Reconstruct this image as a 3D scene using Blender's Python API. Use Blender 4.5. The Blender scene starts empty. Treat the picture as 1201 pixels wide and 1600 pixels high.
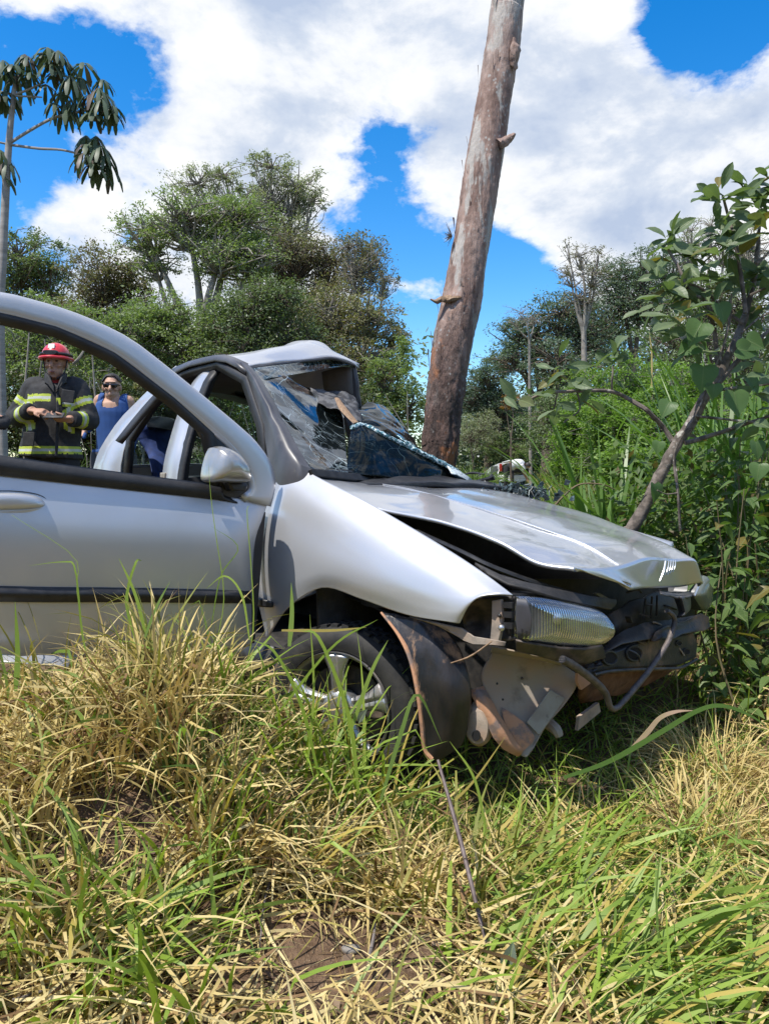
import bpy, bmesh, math, random
import numpy as np
from mathutils import Vector, Matrix, noise as mnoise
random.seed(7); rng = np.random.default_rng(7)
SC = bpy.context.scene; COL = SC.collection
R = math.radians
# ------------------------------------------------------------ camera, sky, sun, exposure
H = 1.15                                   # eye height above the ditch floor
PITCH = R(-3.1)
cam = bpy.data.cameras.new('camera'); camo = bpy.data.objects.new('camera', cam); COL.objects.link(camo)
camo.location = (0, 0, H); camo.rotation_euler = (R(90) + PITCH, 0, 0)
cam.sensor_fit = 'VERTICAL'; cam.angle = 2 * math.atan(800 / 1200); cam.clip_start = .05; cam.clip_end = 2000
SC.camera = camo
SC.view_settings.view_transform = 'Standard'; SC.view_settings.look = 'None'
SC.view_settings.exposure = 0.3; SC.view_settings.gamma = 1.0; SC.view_settings.use_curve_mapping = False
SC.render.engine = 'CYCLES'
SC.cycles.max_bounces = 6; SC.cycles.transparent_max_bounces = 12; SC.cycles.diffuse_bounces = 3
SC.cycles.glossy_bounces = 3; SC.cycles.transmission_bounces = 4; SC.cycles.caustics_reflective = False; SC.cycles.caustics_refractive = False
SUN_EL, SUN_AZ = R(62), math.atan2(-.60, -.80)          # direction TO the sun (math angle from +X)
sun_dir = Vector((math.cos(SUN_EL) * math.cos(SUN_AZ), math.cos(SUN_EL) * math.sin(SUN_AZ), math.sin(SUN_EL)))
sl = bpy.data.lights.new('sun', 'SUN'); sl.energy = 5.0; sl.angle = R(.5); sl.color = (1, .95, .86)
so = bpy.data.objects.new('sun', sl); COL.objects.link(so); so.rotation_euler = sun_dir.to_track_quat('Z', 'Y').to_euler(); so.location = (0, 0, 30)

O = np.array([0., 0., H])
_cp, _sp = math.cos(PITCH), math.sin(PITCH)
def ray(x, y):                             # photo pixel -> world direction, y component about 1
    a, b = (x - 600.5) / 1200, (800 - y) / 1200
    return np.array([a, _cp - b * _sp, _sp + b * _cp])
def P(x, y, Y):                            # the point a pixel shows when it stands Y metres away
    d = ray(x, y); return O + d * (Y / d[1])

class NT:                                  # small node-tree writer
    def __init__(s, tree): s.t = tree; s.n = tree.nodes; s.l = tree.links
    def new(s, ty, **k):
        n = s.n.new(ty)
        for a, v in k.items():
            if a.startswith('i_'):
                key = a[2:]; key = int(key) if key.isdigit() else key.replace('_', ' ')
                n.inputs[key].default_value = v
            else: setattr(n, a, v)
        return n
    def link(s, a, b): s.l.new(a, b)
    def math(s, op, a, b=None, c=None, clamp=False):
        n = s.n.new('ShaderNodeMath'); n.operation = op; n.use_clamp = clamp
        for i, v in enumerate((a, b, c)):
            if v is None: continue
            if isinstance(v, (int, float)): n.inputs[i].default_value = v
            else: s.l.new(v, n.inputs[i])
        return n.outputs[0]
    def mix(s, f, a, b, bt='MIX'):
        n = s.n.new('ShaderNodeMix'); n.data_type = 'RGBA'; n.blend_type = bt
        for i, v in ((0, f), (6, a), (7, b)):
            if isinstance(v, (int, float)): n.inputs[i].default_value = v
            elif isinstance(v, tuple): n.inputs[i].default_value = (*v[:3], 1)
            else: s.l.new(v, n.inputs[i])
        return n.outputs[2]
    def ramp(s, f, stops, interp='LINEAR'):
        n = s.n.new('ShaderNodeValToRGB'); cr_ = n.color_ramp; cr_.interpolation = interp
        while len(cr_.elements) < len(stops): cr_.elements.new(.5)
        for e, (p, c) in zip(cr_.elements, stops):
            e.position = p; e.color = (*c[:3], 1) if isinstance(c, tuple) else (c, c, c, 1)
        s.l.new(f, n.inputs[0]); return n.outputs[0]
    def noise(s, vec, scale, detail=4, rough=.55, dist=0.):
        n = s.n.new('ShaderNodeTexNoise'); n.inputs['Scale'].default_value = scale; n.inputs['Detail'].default_value = detail
        n.inputs['Roughness'].default_value = rough; n.inputs['Distortion'].default_value = dist
        if vec is not None: s.l.new(vec, n.inputs['Vector'])
        return n.outputs[0]
    def voro(s, vec, scale, feature='F1', rand=1.):
        n = s.n.new('ShaderNodeTexVoronoi'); n.feature = feature; n.inputs['Scale'].default_value = scale
        n.inputs['Randomness'].default_value = rand
        if vec is not None: s.l.new(vec, n.inputs['Vector'])
        return n
    def mapping(s, vec, scale=(1, 1, 1), loc=(0, 0, 0), rot=(0, 0, 0)):
        n = s.n.new('ShaderNodeMapping'); n.inputs['Scale'].default_value = scale; n.inputs['Location'].default_value = loc
        n.inputs['Rotation'].default_value = rot; s.l.new(vec, n.inputs['Vector']); return n.outputs[0]
    def bump(s, h, strength=.3, dist=.01):
        n = s.n.new('ShaderNodeBump'); n.inputs['Strength'].default_value = strength; n.inputs['Distance'].default_value = dist
        s.l.new(h, n.inputs['Height']); return n.outputs[0]

# ---- world: physical sky plus a broken layer of cumulus laid out by direction
W_ = bpy.data.worlds.new('World'); SC.world = W_; W_.use_nodes = True
w = NT(W_.node_tree); w.n.clear()
sky = w.new('ShaderNodeTexSky', sky_type='NISHITA', sun_disc=False, sun_elevation=SUN_EL, sun_rotation=math.pi / 2 - SUN_AZ)
sky.air_density = 1.0; sky.dust_density = .3; sky.ozone_density = 2.5
tc = w.new('ShaderNodeTexCoord'); dirv = tc.outputs['Generated']
hs = w.new('ShaderNodeHueSaturation', i_Saturation=1.45, i_Value=2.05, i_Hue=.503); w.link(sky.outputs[0], hs.inputs['Color'])
# clouds (+) and openings (-): photo pixel they stand at, angular size in pixels, weight
BL = [(460, 110, 200, .50), (300, 220, 150, .42), (620, 60, 200, .45), (900, 130, 230, .55), (1100, 230, 200, .55), (690, 310, 60, .30),
      (870, 375, 80, .55), (950, 395, 70, .45), (1050, 350, 150, .45), (655, 468, 60, .55), (680, 325, 45, .45), (90, 330, 110, .40), (100, 20, 80, .28), (540, 290, 60, .26), (755, 487, 34, .5), (560, 300, 34, .4), (640, 590, 40, .15), (1150, 130, 100, .4),
      (225, 95, 70, -1.05), (70, 195, 80, -.85), (130, 30, 90, .35), (10, 130, 50, -.2), (205, 215, 60, .3), (130, 275, 50, .3), (20, 45, 45, -.3), (605, 225, 60, -.95), (590, 330, 75, -1.0), (735, 300, 50, -.4), (560, 235, 40, -.5), (640, 400, 60, -.5), (1090, 40, 55, -.75), (1150, 25, 55, -.6), (1030, 5, 45, -.5), (1100, 90, 40, -.2), (1195, 30, 70, -.6),
      (920, 460, 90, -.8), (810, 450, 80, -.9), (720, 390, 55, -.5), (650, 560, 80, -.6), (790, 520, 70, -.5), (215, 305, 50, -.8), (120, 130, 50, -.4), (885, 12, 28, -.5), (60, 290, 40, -.2), (800, 345, 40, -.35)]
def nrm(v): v = np.asarray(v, float); return v / np.linalg.norm(v)
acc = None
for (bx, by, br, bw) in BL:
    d = nrm(ray(bx, by)); sig = (br / 1200) ** 2 / 2
    vm = w.new('ShaderNodeVectorMath', operation='DOT_PRODUCT'); w.link(dirv, vm.inputs[0]); vm.inputs[1].default_value = tuple(d)
    e = w.math('MULTIPLY', w.math('SUBTRACT', vm.outputs['Value'], 1.0), 1 / (sig * 2.2))
    g = w.math('MULTIPLY', w.math('POWER', 2.71828, e), bw)
    acc = g if acc is None else w.math('ADD', acc, g)
mp = w.mapping(dirv, (1, 1, 1.7))
n1 = w.noise(mp, 5.5, 9, .60, .15); n2 = w.noise(mp, 2.0, 3, .5); n3 = w.noise(mp, 13, 6, .6, .2)
dens = w.math('ADD', w.math('ADD', w.math('MULTIPLY', w.math('SUBTRACT', n1, .5), 3.4), w.math('MULTIPLY', w.math('SUBTRACT', n3, .5), 1.3)), w.math('ADD', acc, w.math('MULTIPLY', w.math('SUBTRACT', n2, .355), .6)))
mask = w.ramp(dens, [(-.0, 0.), (.12, .22), (.34, .80), (.62, 1.)])
mpo = w.mapping(dirv, (1, 1, 1.7), (0.03, .02, -.06)); n1o = w.noise(mpo, 5.5, 7, .58, .15)
relief = w.math('SUBTRACT', n1, n1o)       # thinner towards the sun = brighter flank
sh = w.math('ADD', w.math('MULTIPLY', relief, 1.9), w.math('ADD', .71, w.math('MULTIPLY', dens, -.17)))
ccol = w.ramp(sh, [(.15, (4.6, 5.5, 7.2)), (.40, (6.2, 6.9, 8.1)), (.58, (8.4, 8.7, 9.2)), (.85, (10.0, 10.0, 10.0))])
mixc = w.mix(mask, hs.outputs[0], ccol)
bg = w.new('ShaderNodeBackground', i_Strength=.09); w.link(mixc, bg.inputs['Color'])
wo = w.new('ShaderNodeOutputWorld'); w.link(bg.outputs[0], wo.inputs['Surface'])

# ------------------------------------------------------------ materials
MATS = {}
def base_mat(name):
    m = bpy.data.materials.new(name); m.use_nodes = True; t = NT(m.node_tree); t.n.clear()
    out = t.new('ShaderNodeOutputMaterial'); MATS[name] = m; return m, t, out
def mat(name, col, rough=.5, metal=0., col2=None, nscale=20., lo=.4, hi=.65, bump=0., bscale=80., coat=0., spec=.5, dirt=None, dscale=6., dlo=.5, dhi=.7, detail=5, stretch=None):
    m, t, out = base_mat(name)
    tc = t.new('ShaderNodeTexCoord'); v = tc.outputs['Object']
    if stretch: v = t.mapping(v, stretch)
    p = t.new('ShaderNodeBsdfPrincipled'); p.inputs['Base Color'].default_value = (*col, 1)
    p.inputs['Roughness'].default_value = rough; p.inputs['Metallic'].default_value = metal; p.inputs['Specular IOR Level'].default_value = spec
    if coat: p.inputs['Coat Weight'].default_value = coat; p.inputs['Coat Roughness'].default_value = .06
    c = None
    if col2: c = t.mix(t.ramp(t.noise(v, nscale, detail), [(lo, 0.), (hi, 1.)]), col, col2)
    if dirt:
        f = t.ramp(t.noise(v, dscale, 8, .65), [(dlo, 0.), (dhi, 1.)])
        c = t.mix(f, c if c is not None else col, dirt)
        t.link(t.math('ADD', t.math('MULTIPLY', f, .8 - rough), rough), p.inputs['Roughness'])
        if metal: t.link(t.math('MULTIPLY', t.math('SUBTRACT', 1., f), metal), p.inputs['Metallic'])
        if coat: t.link(t.math('MULTIPLY', t.math('SUBTRACT', 1., f), coat), p.inputs['Coat Weight'])
    if c is not None: t.link(c, p.inputs['Base Color'])
    if bump: t.link(t.bump(t.noise(v, bscale, 5), bump, .005), p.inputs['Normal'])
    t.link(p.outputs[0], out.inputs['Surface']); return m
def leafmat(name, cols, trans=.35, rough=.45, spec=.4, tcol=(1.3, 1.5, .6), brown=None, bfrac=.0, vein=False):
    m, t, out = base_mat(name)
    ge = t.new('ShaderNodeNewGeometry')
    oi = t.new('ShaderNodeObjectInfo')
    rnd = t.math('FRACT', t.math('ADD', ge.outputs['Random Per Island'], t.math('MULTIPLY', oi.outputs['Random'], 3.7)))
    k = len(cols); c = t.ramp(rnd, [(i / max(1, k - 1), cols[i]) for i in range(k)])
    tcn = t.new('ShaderNodeTexCoord')
    big = t.noise(tcn.outputs['Object'], 1.3, 3)
    c = t.mix(t.math('MULTIPLY', t.ramp(big, [(.35, 0.), (.65, 1.)]), .55), c, cols[0] if k < 3 else cols[-1])
    if brown:
        r2 = t.math('FRACT', t.math('MULTIPLY', rnd, 17.31))
        c = t.mix(t.ramp(r2, [(bfrac, 1.), (bfrac + .02, 0.)]), c, brown)
    d = t.new('ShaderNodeBsdfPrincipled', i_Roughness=rough); d.inputs['Specular IOR Level'].default_value = spec * .6; t.link(c, d.inputs['Base Color'])
    tr = t.new('ShaderNodeBsdfTranslucent'); t.link(t.mix(1., c, tcol, 'MULTIPLY'), tr.inputs['Color'])
    mx = t.new('ShaderNodeMixShader', i_0=trans); t.link(d.outputs[0], mx.inputs[1]); t.link(tr.outputs[0], mx.inputs[2])
    t.link(mx.outputs[0], out.inputs['Surface']); return m

# ------------------------------------------------------------ mesh helpers
def tag(o, label=None, cat=None, group=None, kind=None):
    for k, v in (('label', label), ('category', cat), ('group', group), ('kind', kind)):
        if v: o[k] = v
    return o
def empty(name, loc, label, cat, group=None):
    o = bpy.data.objects.new(name, None); o.empty_display_size = .1; COL.objects.link(o); o.location = tuple(loc); return tag(o, label, cat, group)
def rootloc(p):
    while p.parent: p = p.parent
    return np.array(p.location)
def fill(me, v, f, smooth):
    v = np.asarray(v, np.float32)
    if isinstance(f, np.ndarray):
        n, k = f.shape
        me.vertices.add(len(v)); me.vertices.foreach_set('co', v.ravel())
        me.loops.add(n * k); me.loops.foreach_set('vertex_index', f.astype(np.int32).ravel())
        me.polygons.add(n); me.polygons.foreach_set('loop_start', np.arange(0, n * k, k, dtype=np.int32))
        me.update(calc_edges=True)
    else: me.from_pydata([tuple(a) for a in v], [], f); me.update()
    me.polygons.foreach_set('use_smooth', np.full(len(me.polygons), smooth))
    if smooth and not isinstance(f, np.ndarray) and len(v) < 4000: me.set_sharp_from_angle(angle=R(42))
    return me
def mk(name, vf, m, parent=None, smooth=True, solid=0., offset=0., bevel=0., subd=0, loc=None, kind=None, label=None):
    v, f = vf; v = np.asarray(v, float)
    base = rootloc(parent) if parent is not None else (np.array(loc) if loc is not None else np.zeros(3))
    me = bpy.data.meshes.new(name); fill(me, v - base, f, smooth)
    for mm in (m if isinstance(m, (list, tuple)) else [m]): me.materials.append(mm)
    o = bpy.data.objects.new(name, me); COL.objects.link(o)
    if parent is not None: o.parent = parent
    elif loc is not None: o.location = tuple(loc)
    if solid:
        md = o.modifiers.new('solidify', 'SOLIDIFY'); md.thickness = solid; md.offset = offset
    if bevel:
        md = o.modifiers.new('bevel', 'BEVEL'); md.width = bevel; md.segments = 2; md.limit_method = 'ANGLE'
    if subd:
        md = o.modifiers.new('subsurf', 'SUBSURF'); md.levels = subd; md.render_levels = subd
    if kind: o['kind'] = kind
    if label: o['label'] = label
    return o
def join(*vfs):
    V, F, n = [], [], 0
    for v, f in vfs:
        V.append(np.asarray(v, float)); F += [tuple(int(i) + n for i in a) for a in f]; n += len(v)
    return np.vstack(V), F
def cr(pts, n):
    p = np.asarray(pts, float); k = len(p)
    if k == 1: return np.repeat(p, n, 0)
    if k == 2: return p[0] + (p[1] - p[0]) * np.linspace(0, 1, n)[:, None]
    e = np.vstack([2 * p[0] - p[1], p, 2 * p[-1] - p[-2]])
    t = np.linspace(0, k - 1, n); i = np.minimum(t.astype(int), k - 2); u = (t - i)[:, None]
    a, b, c, d = e[i], e[i + 1], e[i + 2], e[i + 3]
    return .5 * (2 * b + (c - a) * u + (2 * a - 5 * b + 4 * c - d) * u ** 2 + (3 * b - a - 3 * c + d) * u ** 3)
def loft(rows, nu, nv, closed=False):
    g = np.array([cr(r, nu) for r in rows]); g = np.array([cr(g[:, j], nv) for j in range(nu)])      # nu,nv,3
    v = g.reshape(-1, 3); f = []
    for i in range(nu - (0 if closed else 1)):
        for j in range(nv - 1):
            a = i * nv + j; b = ((i + 1) % nu) * nv + j; f.append((a, b, b + 1, a + 1))
    return v, f
def jitter(vf, amp, scale, axis=None):
    v, f = vf; o = []
    for p in v:
        q = Vector(p) * scale
        d = mnoise.noise_vector(q) * amp if axis is None else Vector(axis) * (mnoise.noise(q) * amp)
        o.append(np.asarray(p) + np.array(d))
    return np.array(o), f
def frame(t):
    t = nrm(t); u = np.array([0, 0, 1.]) if abs(t[2]) < .9 else np.array([1., 0, 0])
    a = nrm(np.cross(u, t)); return a, np.cross(t, a)
def tube(pts, rad, n=8, m=None, cap=True, sx=1., sy=1.):
    p = cr(pts, m) if m else np.asarray(pts, float); k = len(p)
    r = np.interp(np.linspace(0, 1, k), np.linspace(0, 1, len(rad)), rad) if np.ndim(rad) else np.full(k, rad)
    tg = np.gradient(p, axis=0); V = []; A = None
    for i in range(k):
        t = nrm(tg[i])
        if A is None: A, B = frame(t)
        else: A = nrm(A - t * np.dot(A, t)); B = np.cross(t, A)
        for j in range(n):
            an = 2 * math.pi * j / n; V.append(p[i] + r[i] * (math.cos(an) * A * sx + math.sin(an) * B * sy))
    F = [(i * n + j, i * n + (j + 1) % n, (i + 1) * n + (j + 1) % n, (i + 1) * n + j) for i in range(k - 1) for j in range(n)]
    if cap: F.append(tuple(range(n - 1, -1, -1))); F.append(tuple((k - 1) * n + j for j in range(n)))
    return np.array(V), F
def box(c, sx, sy, sz, ax=None):
    c = np.asarray(c, float); X, Y, Z = ax if ax else (np.array([1., 0, 0]), np.array([0, 1., 0]), np.array([0, 0, 1.]))
    V = [c + X * a * sx / 2 + Y * b * sy / 2 + Z * d * sz / 2 for a in (-1, 1) for b in (-1, 1) for d in (-1, 1)]
    return np.array(V), [(0, 1, 3, 2), (4, 6, 7, 5), (0, 4, 5, 1), (2, 3, 7, 6), (0, 2, 6, 4), (1, 5, 7, 3)]
def slab(poly, nvec, th):                 # polygon thickened along nvec
    p = np.asarray(poly, float); n = len(p); q = p + np.asarray(nvec) * th
    return np.vstack([p, q]), [tuple(range(n)), tuple(range(2 * n - 1, n - 1, -1))] + [(i, i + n, (i + 1) % n + n, (i + 1) % n) for i in range(n)]
def pillow(outline, nvec, steps, n=36):   # outline inflated along nvec: steps = [(scale, offset)...]
    p = np.asarray(outline, float); p = np.vstack([p, p[:1]])
    g = cr(p, n + 1)[:-1]; c = g.mean(0); V = []; nvec = np.asarray(nvec, float)
    for s_, o_ in steps: V.append(c + (g - c) * s_ + nvec * o_)
    k = len(steps); V = np.vstack(V)
    F = [(i * n + j, i * n + (j + 1) % n, (i + 1) * n + (j + 1) % n, (i + 1) * n + j) for i in range(k - 1) for j in range(n)]
    F.append(tuple((k - 1) * n + j for j in range(n))); F.append(tuple(range(n - 1, -1, -1)))
    return V, F
def ellipsoid(c, rx, ry, rz, nu=20, nv=14, ax=None):
    c = np.asarray(c, float); X, Y, Z = ax if ax else (np.array([1., 0, 0]), np.array([0, 1., 0]), np.array([0, 0, 1.]))
    V = []
    for i in range(nv + 1):
        th = math.pi * i / nv
        for j in range(nu):
            ph = 2 * math.pi * j / nu
            V.append(c + X * rx * math.sin(th) * math.cos(ph) + Y * ry * math.sin(th) * math.sin(ph) + Z * rz * math.cos(th))
    F = [(i * nu + j, (i + 1) * nu + j, (i + 1) * nu + (j + 1) % nu, i * nu + (j + 1) % nu) for i in range(nv) for j in range(nu)]
    return np.array(V), F

# ------------------------------------------------------------ ground
def sm(x): x = np.clip(x, 0, 1); return x * x * (3 - 2 * x)
def gz(X, Y):
    X = np.asarray(X, float); Y = np.asarray(Y, float)
    z = .04 + .33 * sm((Y - 2.6) / 2.2)
    z = z + .30 * np.exp(-((X + 1.15) / .85) ** 2 - ((Y - 2.30) / .62) ** 2) * 1.3          # bank under the open door
    z = z + .17 * np.exp(-((X + .62) / .22) ** 2 - ((Y - 2.25) / .3) ** 2)
    z = z - .15 * np.exp(-((X + .06) / .30) ** 2 - ((Y - 2.3) / .34) ** 2)
    z = z + .38 * sm((X - 1.2) / 1.6) * sm((Y - .8) / 1.2) * (1 - sm((Y - 9) / 8))      # right bank
    z = z + .9 * sm((X - 2.4) / 4) * sm((Y - 3) / 3) * (1 - sm((Y - 18) / 14))
    z = z + 5.5 * sm((-Y - 5) / 9) + 3.0 * sm((Y - 60) / 80)                          # cutting behind the photographer; far rise
    z = z + .022 * np.sin(5.1 * X + 1.3 * np.sin(3.7 * Y)) * np.sin(4.3 * Y + .7) + .012 * np.sin(13 * X + 2 * Y) * np.sin(11 * Y - 3 * X)
    return z
def G(X, Y): return float(gz(X, Y))
gm, t, out = base_mat('soil')
tcg = t.new('ShaderNodeTexCoord'); v = tcg.outputs['Object']
na = t.noise(v, 1.1, 6, .6); nb = t.noise(v, 22, 6, .65); nc = t.noise(v, 120, 3)
soil = t.mix(t.ramp(nb, [(.35, 0.), (.65, 1.)]), (.085, .052, .032), (.19, .125, .08))
soil = t.mix(t.ramp(nc, [(.6, 0.), (.72, .7)]), soil, (.27, .2, .13))
ln = t.new('ShaderNodeVectorMath', operation='LENGTH'); t.link(v, ln.inputs[0])
farf = t.ramp(t.math('DIVIDE', ln.outputs['Value'], 40.), [(.09, 0.), (.2, 1.)])
turf = t.mix(t.ramp(na, [(.4, 0.), (.62, 1.)]), (.055, .085, .022), (.22, .17, .075))
p = t.new('ShaderNodeBsdfPrincipled', i_Roughness=.95); p.inputs['Specular IOR Level'].default_value = .2
t.link(t.mix(farf, soil, turf), p.inputs['Base Color']); t.link(t.bump(t.math('ADD', nb, t.math('MULTIPLY', nc, .4)), .9, .03), p.inputs['Normal']); t.link(p.outputs[0], out.inputs['Surface'])
u = np.linspace(-1, 1, 281); cx = .55 * np.sinh(7.2 * u); cy = 2.0 + .55 * np.sinh(7.2 * u)
gx, gy = np.meshgrid(cx, cy, indexing='ij'); gv = np.stack([gx, gy, gz(gx, gy)], -1).reshape(-1, 3)
ii, jj = np.meshgrid(np.arange(280), np.arange(280), indexing='ij'); a = (ii * 281 + jj).ravel()
tag(mk('ground', (gv, np.stack([a, a + 281, a + 282, a + 1], 1)), gm), kind='structure')
# ------------------------------------------------------------ the wrecked car
fv = np.array([.656, -.755, 0.]); fv /= np.linalg.norm(fv); rv = np.array([-fv[1], fv[0], 0.]); Z = np.array([0, 0, 1.])
B0 = np.array([-.43, 2.95, 0.])
def plane(x, y, q, n): d = ray(x, y); return O + d * (np.dot(q - O, n) / np.dot(d, n))
def C(x, y, v): return plane(x, y, B0 + rv * v, rv)            # lengthwise plane, v metres in from the near flank
def F(x, y, s): return plane(x, y, B0 + fv * s, fv)            # crosswise plane, s metres ahead of the door hinge
def S(s, v, z): return B0 + fv * s + rv * v + Z * (H + z)
dd = np.array([-.81, -.58, 0.]); dd /= np.linalg.norm(dd); dn = np.array([-dd[1], dd[0], 0.])
if dn[1] > 0: dn = -dn
def D(x, y, o=0.): return plane(x, y, B0 + dn * o, dn)          # the swung-open door
def Cs(l): return [C(*a) for a in l]

def car_paint(name, coat, rough, met):
    paint, t, out = base_mat(name)
    tcp = t.new('ShaderNodeTexCoord'); v = tcp.outputs['Object']
    pb = t.new('ShaderNodeBsdfPrincipled', i_Metallic=met, i_Roughness=rough); pb.inputs['Coat Weight'].default_value = coat; pb.inputs['Coat Roughness'].default_value = .05
    dust = t.ramp(t.noise(v, 2.4, 5, .6), [(.42, 0.), (.8, 1.)])
    scr = t.ramp(t.noise(t.mapping(v, (4, 4, 40)), 9, 4, .7), [(.66, 0.), (.72, 1.)])
    c = t.mix(t.math('MULTIPLY', dust, .30), (.565, .575, .605), (.36, .345, .32)); c = t.mix(t.math('MULTIPLY', scr, .06), c, (.75, .75, .75))
    t.link(c, pb.inputs['Base Color']); t.link(t.math('ADD', t.math('MULTIPLY', dust, .14), rough), pb.inputs['Roughness'])
    t.link(t.math('SUBTRACT', coat, t.math('MULTIPLY', dust, coat * .55)), pb.inputs['Coat Weight'])
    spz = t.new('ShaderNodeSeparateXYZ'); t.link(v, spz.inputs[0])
    grass_reflect_h = t.math('ADD', t.math('SUBTRACT', .56, spz.outputs['Z']), t.math('MULTIPLY', t.math('SUBTRACT', t.noise(v, 9, 8, .75), .5), .32))  # olive-tan towards the bottom paints in reflected grass; the mix is left unlinked
    grass_reflect = t.ramp(grass_reflect_h, [(.02, 0.), (.20, .8)]); spk = t.math('MULTIPLY', t.ramp(t.voro(v, 60).outputs['Distance'], [(.10, 1.), (.2, 0.)]), t.ramp(t.noise(v, 3, 4, .6), [(.5, 0.), (.66, .6)]))
    c = t.mix(t.math('MAXIMUM', grass_reflect, spk), c, (.25, .205, .125))
    t.link(t.bump(t.noise(v, 2.2, 2), .08, .03), pb.inputs['Normal']); t.link(pb.outputs[0], out.inputs['Surface'])
    return paint
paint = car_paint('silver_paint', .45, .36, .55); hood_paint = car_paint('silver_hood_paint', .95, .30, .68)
M_blk = mat('black_plastic', (.014, .014, .016), .42, col2=(.03, .03, .032), nscale=30)
M_rub = mat('black_rubber', (.012, .012, .014), .55, col2=(.026, .026, .028), nscale=12, bump=.2)
M_gry = mat('charcoal_trim', (.045, .045, .052), .38, col2=(.085, .085, .095), nscale=9, dirt=(.16, .15, .15), dscale=14, dlo=.6, dhi=.8, stretch=(1, 1, .3))
M_lin = mat('grey_headliner', (.10, .095, .09), .9, col2=(.075, .07, .066), nscale=5)
M_met = mat('dusty_dark_metal', (.05, .046, .045), .5, .4, col2=(.10, .085, .075), nscale=14, dirt=(.22, .16, .12), dscale=7, dlo=.5, dhi=.72, bump=.25)
M_met2 = mat('dark_primer_metal', (.028, .030, .036), .45, .3, col2=(.05, .05, .056), nscale=12, dirt=(.24, .155, .10), dscale=7, dlo=.50, dhi=.68, bump=.35)
M_rust = mat('rusty_metal', (.11, .05, .03), .85, .1, col2=(.20, .105, .065), nscale=18, dirt=(.045, .03, .025), dscale=16, bump=.4)
M_tan = mat('muddy_tan_panel', (.33, .285, .235), .8, col2=(.38, .275, .20), nscale=6, lo=.42, hi=.62, dirt=(.16, .13, .11), dscale=11, dlo=.55, dhi=.75, bump=.3, bscale=45)
M_mud = mat('orange_mud', (.46, .245, .14), .9, col2=(.22, .16, .135), nscale=16, lo=.5, hi=.6, bump=.4, bscale=60)
M_ins = mat('pale_patch_metal', (.33, .31, .26), .7, col2=(.25, .22, .18), nscale=14, dirt=(.15, .12, .1), dscale=40, dlo=.6, dhi=.72, bump=.2)
M_liner = mat('muddy_black_liner', (.012, .013, .016), .34, col2=(.045, .036, .031), nscale=9, dirt=(.34, .20, .115), dscale=8, dlo=.58, dhi=.66, bump=.4, bscale=50, stretch=(1, 1, .35))
M_alloy = mat('alloy_silver', (.62, .63, .65), .3, .85, col2=(.45, .45, .46), nscale=9, dirt=(.2, .16, .13), dscale=9, dlo=.55, dhi=.8)
M_tyre = mat('tyre_rubber', (.016, .016, .017), .75, col2=(.035, .033, .03), nscale=14, dirt=(.09, .08, .065), dscale=6, dlo=.55, dhi=.8, bump=.2)
M_wht = mat('chrome_silver', (.62, .63, .65), .38, .8)
M_seat = mat('blue_seat_cloth', (.02, .045, .17), .85, col2=(.015, .03, .11), nscale=30, bump=.2)
M_dark = mat('dark_engine_grime', (.018, .017, .017), .6, col2=(.04, .036, .033), nscale=22, bump=.3)
M_bark_y = mat('splintered_wood', (.30, .19, .11), .7, col2=(.16, .10, .06), nscale=30, stretch=(4, 4, 1))
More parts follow.
